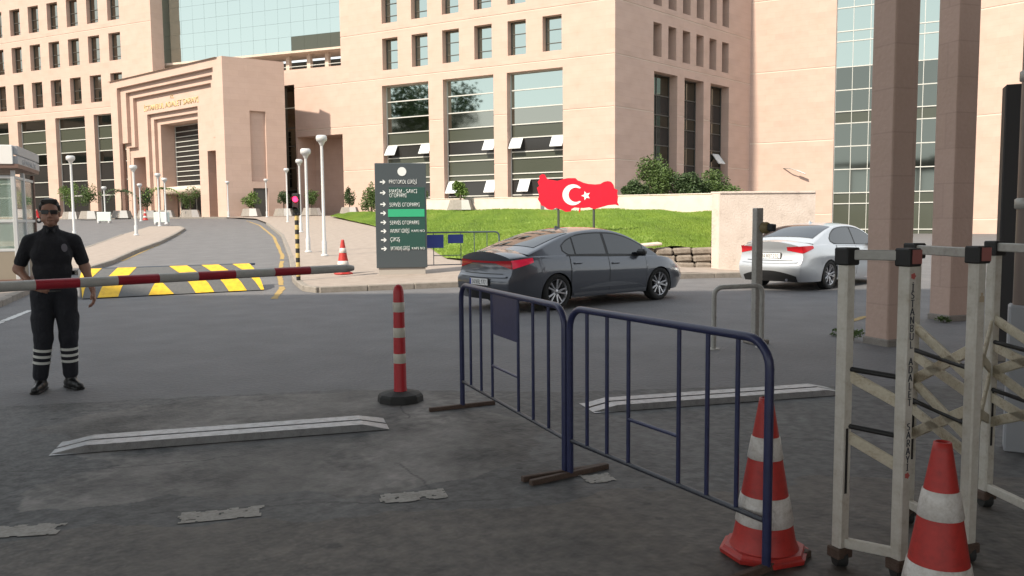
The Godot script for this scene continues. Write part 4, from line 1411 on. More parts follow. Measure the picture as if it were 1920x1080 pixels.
# ------------------------------------------------------------------ a figure out of tapered capsules
# bones: [a, b, ra, rb]; joined with a smooth minimum on a grid and meshed as surface nets
func nets(bones: Array, cell: float, blend: float, scale_z := 1.0) -> SurfaceTool:
	var lo := Vector3.ONE * 1e9
	var hi := -lo
	for b in bones:
		var r: float = maxf(b[2], b[3]) + cell * 2 + blend
		for p in [b[0], b[1]]:
			lo = lo.min(p - Vector3.ONE * r); hi = hi.max(p + Vector3.ONE * r)
	var n := Vector3i(((hi - lo) / cell).ceil()) + Vector3i.ONE
	var f := PackedFloat32Array()
	f.resize(n.x * n.y * n.z)
	f.fill(1.0)
	for b in bones:
		var a: Vector3 = b[0]; var c: Vector3 = b[1]
		var ra: float = b[2]; var rb: float = b[3]
		var flat: Vector3 = b[4] if b.size() > 4 else Vector3.ONE     # stretch of the section
		var r := maxf(ra, rb) * maxf(flat.x, maxf(flat.y, flat.z)) + cell * 2 + blend
		var i0 := Vector3i(((a.min(c) - Vector3.ONE * r - lo) / cell).floor()).clamp(Vector3i.ZERO, n - Vector3i.ONE)
		var i1 := Vector3i(((a.max(c) + Vector3.ONE * r - lo) / cell).ceil()).clamp(Vector3i.ZERO, n - Vector3i.ONE)
		var ac := c - a
		var acs := ac / flat
		var ll := maxf(acs.length_squared(), 1e-9)
		for z in range(i0.z, i1.z + 1):
			for y in range(i0.y, i1.y + 1):
				var row := (z * n.y + y) * n.x
				for x in range(i0.x, i1.x + 1):
					var p := (lo + Vector3(x, y, z) * cell - a) / flat
					var t := clampf(p.dot(acs) / ll, 0.0, 1.0)
					var d := (p - acs * t).length() - (ra + (rb - ra) * t)
					var o := f[row + x]
					if o > 0.9: f[row + x] = d
					else:
						var h := maxf(blend - absf(o - d), 0.0) / maxf(blend, 1e-6)
						f[row + x] = minf(o, d) - h * h * blend * 0.25
	var st := S(true)
	var vid := {}
	var verts := PackedVector3Array()
	var sx := 1; var sy := n.x; var sz := n.x * n.y
	for z in n.z - 1:
		for y in n.y - 1:
			for x in n.x - 1:
				var i := z * sz + y * sy + x
				var g0 := f[i]
				var c := [g0, f[i + sx], f[i + sy], f[i + sx + sy], f[i + sz], f[i + sx + sz], f[i + sy + sz], f[i + sx + sy + sz]]
				var any := false
				for k in range(1, 8):
					if (c[k] < 0) != (g0 < 0):
						any = true
						break
				if not any: continue
				var s := Vector3.ZERO
				var m := 0
				for e in [[0, 1], [2, 3], [4, 5], [6, 7], [0, 2], [1, 3], [4, 6], [5, 7], [0, 4], [1, 5], [2, 6], [3, 7]]:
					var u: float = c[e[0]]; var v: float = c[e[1]]
					if (u < 0) != (v < 0):
						var t := u / (u - v)
						var p := Vector3(e[0] & 1, (e[0] >> 1) & 1, e[0] >> 2).lerp(Vector3(e[1] & 1, (e[1] >> 1) & 1, e[1] >> 2), t)
						s += p; m += 1
				vid[i] = verts.size()
				verts.append(lo + (Vector3(x, y, z) + s / m) * cell)
	for i in vid:
		var z: int = i / sz
		var y: int = (i % sz) / sy
		var x: int = i % sy
		for ax in 3:
			var step: int = [sx, sy, sz][ax]
			var u: int = [sy, sz, sx][ax]
			var v: int = [sz, sx, sy][ax]
			if (ax == 0 and (y == 0 or z == 0)) or (ax == 1 and (z == 0 or x == 0)) or (ax == 2 and (x == 0 or y == 0)): continue
			var g0 := f[i]; var g1 := f[i + step]
			if (g0 < 0) == (g1 < 0): continue
			if not (vid.has(i - u) and vid.has(i - v) and vid.has(i - u - v)): continue
			var A := verts[vid[i]]; var B := verts[vid[i - u]]; var C := verts[vid[i - u - v]]; var D := verts[vid[i - v]]
			if g0 < 0: quad(st, A, D, C, B)
			else: quad(st, A, B, C, D)
	return st

func hand_bones(wrist: Vector3, dir: Vector3, palm: Vector3, thumb_side: Vector3, curl: float) -> Array:
	# dir towards the fingers, palm the way the palm faces
	var d := dir.normalized()
	var t := thumb_side.normalized()
	var p := palm.normalized()
	var out := []
	for k in 4:
		var off := t * (0.030 - 0.020 * k)
		var base := wrist + d * (0.088 - 0.004 * absf(k - 1)) + off
		out.append([wrist + d * 0.01 + off * 0.7, base, 0.016, 0.0125])
		var ln: float = [0.070, 0.080, 0.074, 0.056][k]
		var m := base + (d * cos(curl) + p * sin(curl)) * ln * 0.45
		var e := m + (d * cos(curl * 2.2) + p * sin(curl * 2.2)) * ln * 0.35
		var g := e + (d * cos(curl * 3.0) + p * sin(curl * 3.0)) * ln * 0.28
		out.append([base, m, 0.0105, 0.0095]); out.append([m, e, 0.0095, 0.0088]); out.append([e, g, 0.0088, 0.0075])
	var tb := wrist + d * 0.025 + t * 0.024
	var tm := tb + (d * 0.6 + t * 0.7 + p * 0.25).normalized() * 0.042
	out.append([wrist + d * 0.015 + t * 0.012, tb, 0.016, 0.015]); out.append([tb, tm, 0.0135, 0.011]); out.append([tm, tm + (d * 0.9 + t * 0.2 + p * 0.3).normalized() * 0.032, 0.011, 0.0085])
	return out

func person() -> void:
	# x to the picture's right, y up, z the way he faces
	var root := thing("person", "standing guard in black polo, dark trousers with reflective bands, and sunglasses", "person", Vector3(-4.40, 0, -7.86), deg_to_rad(27))
	var V := func(x: float, y: float, z: float) -> Vector3: return Vector3(x, y, z)
	var sh_l := Vector3(-.185, 1.43, -.02); var el_l := Vector3(-.285, 1.175, -.05); var wr_l := Vector3(-.165, 1.02, .135)
	var sh_r := Vector3(.20, 1.43, -.02); var el_r := Vector3(.275, 1.175, -.035); var wr_r := Vector3(.335, .945, .05)
	var hip_l := Vector3(-.095, .93, 0); var kn_l := Vector3(-.105, .51, .035); var an_l := Vector3(-.15, .10, -.01)
	var hip_r := Vector3(.095, .93, 0); var kn_r := Vector3(.105, .51, .03); var an_r := Vector3(.105, .10, -.03)
	var bones := [
		[V.call(0, 1.0, 0), V.call(0, 1.2, .01), .12, .125, Vector3(1.18, 1, .95)],
		[V.call(0, 1.2, .01), V.call(0, 1.40, 0), .125, .125, Vector3(1.25, 1, .92)],
		[V.call(-.15, 1.43, -.02), V.call(.15, 1.43, -.02), .055, .055],
		[V.call(0, 1.47, -.015), V.call(.004, 1.60, .01), .062, .056],
		[sh_l, el_l, .056, .043], [el_l, wr_l, .042, .027], [sh_r, el_r, .056, .043], [el_r, wr_r, .042, .027],
		[hip_l, kn_l, .088, .058], [kn_l, an_l, .056, .042], [hip_r, kn_r, .088, .058], [kn_r, an_r, .056, .042]]
	var body := nets(bones, 0.015, 0.04)
	# head
	var hd := Vector3(.004, 1.70, .02)
	var head := [
		[hd + Vector3(0, .045, -.012), hd + Vector3(0, .03, -.012), .088, .088, Vector3(.90, 1.05, 1.12)],
		[hd + Vector3(0, -.02, .022), hd + Vector3(0, -.085, .045), .064, .036, Vector3(1.0, 1, 1.05)],
		[hd + Vector3(-.035, -.055, .02), hd + Vector3(.035, -.055, .02), .042, .042],
		[hd + Vector3(0, .012, .098), hd + Vector3(0, -.030, .116), .010, .0145],
		[hd + Vector3(-.016, -.034, .102), hd + Vector3(.016, -.034, .102), .010, .010],
		[hd + Vector3(-.022, -.063, .090), hd + Vector3(.022, -.063, .090), .009, .009],
		[hd + Vector3(-.05, .028, .074), hd + Vector3(.05, .028, .074), .016, .016],
		[hd + Vector3(-.078, .018, .0), hd + Vector3(-.082, -.03, .004), .013, .010], [hd + Vector3(.078, .018, .0), hd + Vector3(.082, -.03, .004), .013, .010],
		[hd + Vector3(0, -.10, -.01), hd + Vector3(0, -.14, -.015), .056, .056]]
	body.append_from(nets(head, 0.0065, 0.014).commit(), 0, Transform3D.IDENTITY)
	body.append_from(nets(hand_bones(wr_l, Vector3(.95, -.28, .12), Vector3(0, -.2, -1), Vector3(.2, .95, .1), 0.35), 0.0045, 0.008).commit(), 0, Transform3D.IDENTITY)
	body.append_from(nets(hand_bones(wr_r, Vector3(.10, -1, .08), Vector3(-1, -.1, -.1), Vector3(-.15, .1, 1), 0.38), 0.0045, 0.008).commit(), 0, Transform3D.IDENTITY)
	obj("body", body, M.skin, root)
	# polo shirt with sleeves to above the elbow, hanging over the belt
	var lerp3 := func(a: Vector3, b: Vector3, t: float) -> Vector3: return a.lerp(b, t)
	var shirt := [
		[V.call(0, .985, .012), V.call(0, 1.18, .02), .132, .138, Vector3(1.14, .35, .95)],
		[V.call(0, 1.18, .02), V.call(0, 1.38, .008), .136, .136, Vector3(1.20, 1, .90)],
		[V.call(-.15, 1.440, -.02), V.call(-.03, 1.495, -.015), .066, .064], [V.call(.165, 1.440, -.02), V.call(.03, 1.495, -.015), .066, .064],
		[V.call(0, 1.47, -.015), V.call(0, 1.545, .0), .074, .062],
		[sh_l, lerp3.call(sh_l, el_l, .74), .064, .060], [sh_r, lerp3.call(sh_r, el_r, .74), .064, .060],
		[V.call(-.09, 1.30, .06), V.call(.09, 1.30, .06), .085, .085]]
	obj("polo_shirt", nets(shirt, 0.012, 0.035), M.cloth, root)
	var st := S()
	for s in [-1.0, 1.0]:
		bar(st, Vector3(.004 + s * .052, 1.575, .02), Vector3(.004 + s * .018, 1.525, .082), .012, .038, .004)
	lathe(st, [Vector2(.070, 1.535), Vector2(.066, 1.585), Vector2(.060, 1.585)], 16, at(Vector3(.004, 0, -.002)))
	obj("collar", st, M.cloth, root)
	st = S()
	var badge := PackedVector2Array()
	for k in 12:
		var a := TAU * k / 12
		badge.append(Vector2(cos(a) * .026, sin(a) * .036 - (0.006 if k > 6 else 0.0)))
	prism(st, badge, 0.004, Transform3D(Basis.from_euler(Vector3(-.18, .28, 0)), Vector3(.112, 1.375, .137)))
	obj("chest_badge", st, mat(lin(.14, .13, .15), .6), root)
	var trousers := [
		[V.call(-.06, .985, 0), V.call(.06, .985, 0), .122, .122, Vector3(1.0, .8, .98)],
		[hip_l, kn_l, .108, .080], [kn_l, an_l + Vector3(0, .05, 0), .080, .068], [hip_r, kn_r, .108, .080], [kn_r, an_r + Vector3(0, .05, 0), .080, .068],
		[V.call(-.145, .70, .01), V.call(-.14, .60, .02), .062, .058], [V.call(.145, .70, .01), V.call(.14, .60, .02), .062, .058]]
	obj("trousers", nets(trousers, 0.013, 0.03), M.trouser, root)
	for leg in [[kn_l, an_l], [kn_r, an_r]]:
		for k in 3:
			st = S()
			var c: Vector3 = lerp3.call(leg[0], leg[1] + Vector3(0, .05, 0), 0.30 + 0.165 * k)
			var ax: Vector3 = (leg[0] - leg[1]).normalized()
			var r := lerpf(.080, .068, 0.30 + 0.165 * k) + .004
			var xx := ax.cross(Vector3.BACK).normalized()
			lathe(st, [Vector2(r, -.013), Vector2(r + .001, .013)], 20, Transform3D(Basis(xx, ax, xx.cross(ax)), c))
			obj("reflective_band", st, M.reflective, root)
	for f in [[an_l, Vector3(-.25, 0, 1).normalized()], [an_r, Vector3(.42, 0, .9).normalized()]]:
		var p: Vector3 = f[0]; var d: Vector3 = f[1]
		p.y = 0
		var sole := p - d * .055
		obj("shoe", nets([[sole + UP * .05, p + d * .05 + UP * .046, .046, .046], [p + d * .05 + UP * .044, p + d * .175 + UP * .036, .046, .036], [p + UP * .06, p + UP * .13, .052, .050]], 0.010, 0.02), M.shoe, root)
		st = S()
		var side := d.cross(UP)
		box(st, Transform3D(Basis(side, UP, -d), p + d * .055 + UP * .012), Vector3(.088, .024, .29), .01)
		obj("sole", st, M.rubber, root)
	# belt with a pouch, hair, sunglasses
	st = S()
	lathe(st, [Vector2(.147, .955), Vector2(.150, .995), Vector2(.140, .996)], 24, Transform3D(Basis.from_scale(Vector3(1.10, 1, .88)), Vector3(0, 0, 0)))
	box(st, at(Vector3(-.15, .93, .05), .5), Vector3(.05, .10, .07), .012)
	obj("belt", st, M.shoe, root)
	var hair := [[hd + Vector3(0, .075, -.025), hd + Vector3(0, .07, -.02), .086, .086, Vector3(.97, .82, 1.12)],
		[hd + Vector3(-.05, .108, .05), hd + Vector3(.05, .112, .05), .022, .022], [hd + Vector3(-.074, .06, .02), hd + Vector3(-.078, .02, .015), .018, .009], [hd + Vector3(.074, .06, .02), hd + Vector3(.078, .02, .015), .018, .009],
		[hd + Vector3(-.05, .03, -.075), hd + Vector3(.05, .03, -.075), .045, .045]]
	obj("hair", nets(hair, 0.007, 0.02), M.hair, root)
	st = S()
	for s in [-1.0, 1.0]:
		box(st, Transform3D(Basis(UP, s * .22), hd + Vector3(s * .037, .010, .106)), Vector3(.062, .040, .008), .004)
		bar(st, hd + Vector3(s * .068, .018, .098), hd + Vector3(s * .086, .012, -.005), .005, .010)
	bar(st, hd + Vector3(-.012, .018, .113), hd + Vector3(.012, .018, .113), .006, .008)
	obj("sunglasses", st, M.lens, root)

# ------------------------------------------------------------------ barriers in front
func barricade(label: String, p: Vector3, q: Vector3, plate: bool, col: Material, top: Material, high := 1.06) -> Node3D:
	var d := q - p
	var L := d.length()
	var root := thing("crowd_barrier", label, "barrier", p, atan2(-d.z, d.x), "steel crowd barriers")
	var r := 0.021
	var st := S()
	var c := 0.13
	var arc := func(cx: float, sgn: float, n: int) -> Array:
		var o := []
		for k in n + 1:
			var a := PI * 0.5 * k / n
			o.append(Vector3(cx + sgn * c * (1 - cos(a)), high - c + c * sin(a), 0))
		return o
	var pts: Array = [Vector3(0, 0.03, 0)] + arc.call(0.0, 1.0, 6)
	var other: Array = arc.call(L, -1.0, 6)
	other.reverse()
	pts.append_array(other)
	pts.append(Vector3(L, 0.03, 0))
	tube(st, pts, r, 12)
	obj("frame", st, col, root)
	st = S()
	tube(st, [Vector3(0.02, 0.235, 0), Vector3(L - 0.02, 0.235, 0)], 0.014, 8)
	obj("lower_rail", st, top, root)
	for f in [0.115, 0.24, 0.365, 0.625, 0.755, 0.88]:
		var x: float = L * f
		st = S()
		tube(st, [Vector3(x, 0.24, 0), Vector3(x, high - 0.01, 0)], 0.0115, 8)
		obj("upright", st, col, root)
	st = S()
	tube(st, [Vector3(L * 0.365, 0.49, 0), Vector3(L * 0.625, 0.49, 0)], 0.011, 8)
	obj("cross_bar", st, col, root)
	if plate:
		st = S()
		box(st, at(Vector3(L * 0.495, high - 0.17, 0)), Vector3(L * 0.25, 0.31, 0.006), 0.002)
		obj("name_plate", st, col, root)
	for x in [0.0, L]:
		st = S()
		bar(st, Vector3(x - 0.02, 0.02, -0.30), Vector3(x + 0.02, 0.02, 0.30), 0.035, 0.035, 0.004)
		obj("foot", st, M.rust, root)
	return root

func cone(label: String, p: Vector3, h: float, turn := 0.0) -> void:
	var root := thing("traffic_cone", label, "cone", p, turn, "red and white traffic cones")
	var s := h / 0.75
	var st := S()
	lathe(st, [Vector2(0.0, 0.004), Vector2(0.205, 0.004), Vector2(0.210, 0.024), Vector2(0.195, 0.030), Vector2(0.188, 0.042), Vector2(0.0, 0.044)].map(func(v): return v * s), 8, at(Vector3.ZERO, PI / 8), true)
	obj("base", st, M.cone_red, root)
	var y0 := 0.038; var y1 := 0.75
	var rad := func(y: float) -> float: return lerpf(0.150, 0.031, (y - y0) / (y1 - y0)) + 0.012 * exp(-(y - y0) / 0.02)
	st = S()
	var prof := []
	for k in 25:
		var y := lerpf(y0, y1, k / 24.0)
		prof.append(Vector2(rad.call(y), y) * s)
	prof.append(Vector2(0.024, 0.752) * s); prof.append(Vector2(0.022, 0.70) * s)
	lathe(st, prof, 36)
	obj("cone_body", st, M.cone_red, root)
	for b in [[0.158, 0.292], [0.465, 0.570]]:
		st = S()
		lathe(st, [Vector2(rad.call(b[0]) + 0.001, b[0]) * s, Vector2(rad.call(b[0]) + 0.0045, b[0] + 0.003) * s, Vector2(rad.call(b[1]) + 0.0045, b[1] - 0.003) * s, Vector2(rad.call(b[1]) + 0.001, b[1]) * s], 36)
		obj("white_band", st, M.cone_white, root)

func guide_rail(label: String, a: Vector3, b: Vector3) -> void:
	var d := b - a
	var L := d.length()
	var root := thing("guide_rail", label, "rail", a, atan2(-d.z, d.x), "steel channel rails bolted to the ground")
	for s in [-1.0, 1.0]:
		var st := S()
		# one long ridge with slanted outer face and slanted ends
		var w0 := 0.02; var w1 := 0.150; var w2 := 0.190
		var h := 0.048
		var prof := [Vector2(w0, 0.004), Vector2(w0, h), Vector2(w1, h), Vector2(w2, 0.004)]
		var ends := [[0.0, 0.004 / h], [0.22, 1.0], [L - 0.2, 1.0], [L, 0.004 / h]]
		var rings := []
		for e in ends:
			var ring := []
			for p in prof:
				ring.append(Vector3(e[0], maxf(0.004, p.y * e[1]) + 0.006, p.x * s))
			rings.append(ring)
		for i in 3:
			for k in 3:
				quad(st, rings[i][k], rings[i + 1][k], rings[i + 1][k + 1], rings[i][k + 1])
		obj("ridge", st, M.steel, root)
	var st2 := S()
	box(st2, at(Vector3(L * 0.5, 0.012, 0)), Vector3(L - 0.1, 0.012, 0.06))
	obj("slot_plate", st2, M.rust, root)

func boom() -> void:
	var tip := Vector3(-1.50, 1.165, -7.62)
	var near := Vector3(-3.66, 1.165, -5.62)
	var d := (tip - near).normalized()
	var pivot := near - d * 1.3
	var root := thing("boom_barrier", "red and white striped boom barrier arm lowered across the lane", "barrier", Vector3(pivot.x, 0, pivot.z))
	var rel := pivot - Vector3(pivot.x, 0, pivot.z)
	var st := S()
	box(st, at(Vector3(0, 0.55, 0), 0.7), Vector3(0.34, 1.1, 0.40), 0.03)
	obj("cabinet", st, M.booth_grey, root)
	st = S()
	box(st, at(Vector3(0, 1.165, 0), 0.75), Vector3(0.16, 0.14, 0.2), 0.02)
	obj("hub", st, M.black, root)
	var L := (tip - pivot).length()
	var cuts := [0.0, 1.0, 1.33, 1.642, 1.932, 2.198, 2.504, 2.812, 3.126, 3.476, 3.82, L - 0.06]
	for k in cuts.size() - 1:
		st = S()
		tube(st, [rel + d * cuts[k], rel + d * cuts[k + 1]], 0.0372 if k % 2 == 1 else 0.037, 16, k == 0)
		obj("arm_segment", st, M.boom_red if k % 2 == 1 else M.boom_white, root)
	st = S()
	tube(st, [rel + d * (L - 0.06), rel + d * (L - 0.01), rel + d * (L + 0.03)], [0.038, 0.032, 0.024], 14)
	obj("end_cap", st, M.galvanised, root)

func delineator() -> void:
	var root := thing("delineator_post", "red flexible post with pale bands on black rubber base", "post", Vector3(-1.0, 0, -7.2))
	var st := S()
	lathe(st, [Vector2(0, 0.095), Vector2(0.10, 0.095), Vector2(0.185, 0.075), Vector2(0.20, 0.055), Vector2(0.205, 0.006), Vector2(0, 0.006)], 10, Transform3D.IDENTITY, true)
	obj("base", st, M.rubber, root)
	st = S()
	lathe(st, [Vector2(0.060, 0.09), Vector2(0.056, 0.13), Vector2(0.053, 0.5), Vector2(0.048, 0.86), Vector2(0.046, 0.98), Vector2(0.036, 1.02), Vector2(0.018, 1.04), Vector2(0, 1.043)], 20)
	obj("post", st, M.delineator, root)
	for y in [0.345, 0.575, 0.80]:
		st = S()
		var r := lerpf(0.0555, 0.049, (y - 0.2) / 0.7) + 0.002
		lathe(st, [Vector2(r - .002, y), Vector2(r, y + 0.004), Vector2(r - 0.001, y + 0.082), Vector2(r - 0.003, y + 0.086)], 20)
		obj("reflective_band", st, M.delineator_band, root)

# ------------------------------------------------------------------ the folding gate
func gate() -> void:
	var root := thing("folding_gate", "white folding scissor gate on wheels with lettered posts", "gate", Vector3(2.0, 0, -3.9))
	var o := Vector3(2.0, 0, -3.9)
	var posts := [Vector3(1.495, 0, -3.66), Vector3(1.70, 0, -3.52), Vector3(2.05, 0, -4.18), Vector3(2.10, 0, -3.70), Vector3(2.60, 0, -4.42), Vector3(2.66, 0, -3.80), Vector3(3.1, 0, -4.6), Vector3(3.16, 0, -3.95)]
	var w := 0.056
	var turns := [0.42, 0.42, 0.35, 0.35, 0.3, 0.3, 0.3, 0.3]
	for i in posts.size():
		var p: Vector3 = posts[i] - o
		var st := S()
		box(st, at(p + UP * 0.745, turns[i]), Vector3(w, 1.37, w), 0.007)
		var po := obj("post", st, M.worn_white, root)
		st = S()
		box(st, at(p + UP * 1.425, turns[i]), Vector3(w + 0.022, 0.078, w + 0.022), 0.006)
		obj("cap", st, M.black, po)
		if i == 1 or i == 3:
			st = S()
			box(st, at(p + UP * 1.428, turns[i]) * at(Vector3(0.006, 0, (w + 0.022) * 0.5 + 0.002)), Vector3(0.055, 0.060, 0.003))
			obj("reflector", st, mat(lin(.30, .11, .10), 0.35), po)
		if i % 2 == 0:
			st = S()
			box(st, at(p + UP * 0.50, turns[i]) * at(Vector3(-0.004, 0, w * 0.5 + 0.001)), Vector3(0.012, 0.30, 0.004))
			obj("slot", st, M.black, po)
		# caster under the post
		st = S()
		tube(st, [p + Vector3(-0.025, 0.042, 0.0), p + Vector3(0.025, 0.042, 0.0)], 0.042, 14)
		obj("wheel", st, M.rubber, root)
		st = S()
		box(st, at(p + UP * 0.07, turns[i]), Vector3(0.09, 0.05, 0.075), 0.006)
		obj("wheel_bracket", st, M.rust, root)
	for i in range(0, posts.size(), 2):
		var a: Vector3 = posts[i] - o; var b: Vector3 = posts[i + 1] - o
		var st := S()
		bar(st, a + UP * 1.432, b + UP * 1.432, 0.035, 0.045, 0.004)
		obj("top_bar", st, M.galvanised, root)
		st = S()
		bar(st, a + UP * 0.115, b + UP * 0.115, 0.03, 0.045, 0.004)
		obj("bottom_bar", st, M.worn_white, root)
		for y in [0.92, 0.66]:
			st = S()
			tube(st, [a + UP * y, b + UP * (y - 0.02)], 0.012, 8)
			obj("pivot_rod", st, M.black, root)
	# scissor links between the posts: near ends, far ends
	var links := []
	for i in range(0, posts.size() - 2, 2):
		var a: Vector3 = posts[i + 1] - o      # near post of this frame
		var f: Vector3 = posts[i + 2] - o      # far post of the next
		var n: Vector3 = posts[i + 3] - o
		for y in [1.02, 0.74]:
			links.append([a + UP * (y - 0.26), f + UP * y])
			links.append([f + UP * (y + 0.03), n + UP * (y - 0.17)])
			links.append([f + UP * (y - 0.27), n + UP * (y - 0.02)])
			links.append([a + UP * (y - 0.02), f + UP * (y - 0.25)])
		links.append([posts[i] - o + UP * 0.90, a + UP * 0.78])
		links.append([posts[i] - o + UP * 0.62, a + UP * 0.50])
	for l in links:
		var st := S()
		bar(st, l[0], l[1], 0.014, 0.052, 0.003)
		obj("scissor_link", st, M.link, root)
		st = S()
		for e in l:
			var k: Vector3 = (l[1] - l[0]).cross(UP).normalized() * 0.022
			tube(st, [e - k, e + k], 0.014, 8)
		obj("pivot_bolt", st, M.rust, root)
	# letters running down the post
	var st := S()
	M.letter_dark = mat(lin(.03, .035, .05), 0.6)
	M.emblem_red = mat(lin(.45, .10, .09), 0.6)
	var word := "İSTANBUL ADALET  SARAYI"
	var T := at(posts[1] - o, turns[1])
	for i in word.length():
		if word[i] == " ": continue
		st = S()
		text(st, word[i], 0.030, 0.002, T * Transform3D(Basis.IDENTITY, Vector3(0.0, 1.30 - i * 0.0358, w * 0.5 + 0.002)))
		obj("post_letter", st, M.letter_dark, root)
	for y in [1.345, 0.475]:
		st = S()
		var em := PackedVector2Array()
		for k in 10:
			var a := TAU * k / 10
			em.append(Vector2(cos(a), sin(a)) * (0.015 if k % 2 == 0 else 0.011))
		prism(st, em, 0.002, T * at(Vector3(0, y, w * 0.5 + 0.001)))
		obj("post_emblem", st, M.emblem_red, root)
	st = S()
	var em2 := PackedVector2Array([Vector2(-.014, -.022), Vector2(.014, -.022), Vector2(.012, .004), Vector2(.004, .006), Vector2(.006, .020), Vector2(-.006, .020), Vector2(-.004, .006), Vector2(-.012, .004)])
	prism(st, em2, 0.002, at(posts[3] - o, turns[3]) * at(Vector3(0, 1.235, w * 0.5 + 0.001)))
	obj("post_emblem", st, mat(lin(.42, .34, .24), 0.6), root)

func posts() -> void:
	# camera post and hoop
	var root := thing("camera_post", "grey steel post carrying a small boxed camera", "post", Vector3(3.11, 0, -10.4))
	var st := S()
	box(st, at(Vector3(0, 0.86, 0), 0.3), Vector3(0.10, 1.72, 0.10), 0.008)
	obj("post", st, M.galvanised, root)
	st = S()
	lathe(st, [Vector2(0, -0.05), Vector2(0.075, -0.05), Vector2(0.075, 0.05), Vector2(0.05, 0.085), Vector2(0, 0.085)], 14, Transform3D(Basis(Vector3.RIGHT, -PI / 2), Vector3(0.08, 1.47, 0.03)))
	obj("camera_mount", st, mat(lin(.22, .17, .08), 0.5), root)
	st = S()
	box(st, Transform3D(Basis.from_euler(Vector3(0.1, 0.5, 0)), Vector3(0.145, 1.475, 0.09)), Vector3(0.08, 0.09, 0.10), 0.012)
	obj("camera_box", st, M.black, root)
	st = S()
	box(st, at(Vector3(0, 0.03, 0), 0.3), Vector3(0.24, 0.06, 0.24), 0.01)
	obj("base_plate", st, M.concrete, root)
	root = thing("pipe_hoop", "bent galvanised pipe hoop guarding the camera post", "barrier", Vector3(2.62, 0, -9.95))
	st = S()
	var pts := [Vector3(-0.16, 0.0, 0.0), Vector3(-0.16, 0.66, 0.0)]
	for k in 6:
		var a := PI * 0.5 * (k + 1) / 6.0
		pts.append(Vector3(-0.16 + 0.10 * (1 - cos(a)), 0.66 + 0.10 * sin(a), 0))
	pts.append(Vector3(0.38, 0.765, -0.12))
	for k in 5:
		var a := PI * 0.5 * (k + 1) / 5.0
		pts.append(Vector3(0.38 + 0.08 * sin(a), 0.765 - 0.08 * (1 - cos(a)), -0.12))
	pts.append(Vector3(0.46, 0.0, -0.12))
	tube(st, pts, 0.03, 10)
	obj("pipe", st, M.galvanised, root)
	for x in [[-0.16, 0.0], [0.46, -0.12]]:
		st = S()
		lathe(st, [Vector2(0, 0.012), Vector2(0.07, 0.012), Vector2(0.075, 0.0)], 10, at(Vector3(x[0], 0, x[1])))
		obj("flange", st, M.galvanised, root)
	# black tall cabinet and round post at the edge
	root = thing("black_cabinet", "tall flat black cabinet standing behind the round brown post", "cabinet", Vector3(5.52, 0, -9.0))
	st = S()
	box(st, at(Vector3(0, 1.5, 0), -0.4), Vector3(0.34, 3.0, 0.24), 0.012)
	obj("body", st, M.dark_panel, root)
	st = S()
	box(st, at(Vector3(0, 0.05, 0), -0.4), Vector3(0.38, 0.1, 0.28), 0.01)
	obj("plinth", st, M.concrete, root)
	root = thing("round_post", "round brown post with metal collars on a grey block", "post", Vector3(3.46, 0, -5.5))
	st = S()
	lathe(st, [Vector2(0.078, 0.95), Vector2(0.078, 5.4)], 24)
	obj("shaft", st, mat(lin(.14, .105, .09), 0.35), root)
	for y in [1.64, 2.48]:
		st = S()
		lathe(st, [Vector2(0.078, y), Vector2(0.092, y + 0.008), Vector2(0.092, y + 0.065), Vector2(0.078, y + 0.075)], 24)
		obj("collar", st, M.galvanised, root)
	st = S()
	box(st, at(Vector3(0, 0.5, 0), -0.5), Vector3(0.2, 1.0, 0.2), 0.012)
	obj("base_block", st, M.booth_grey, root)

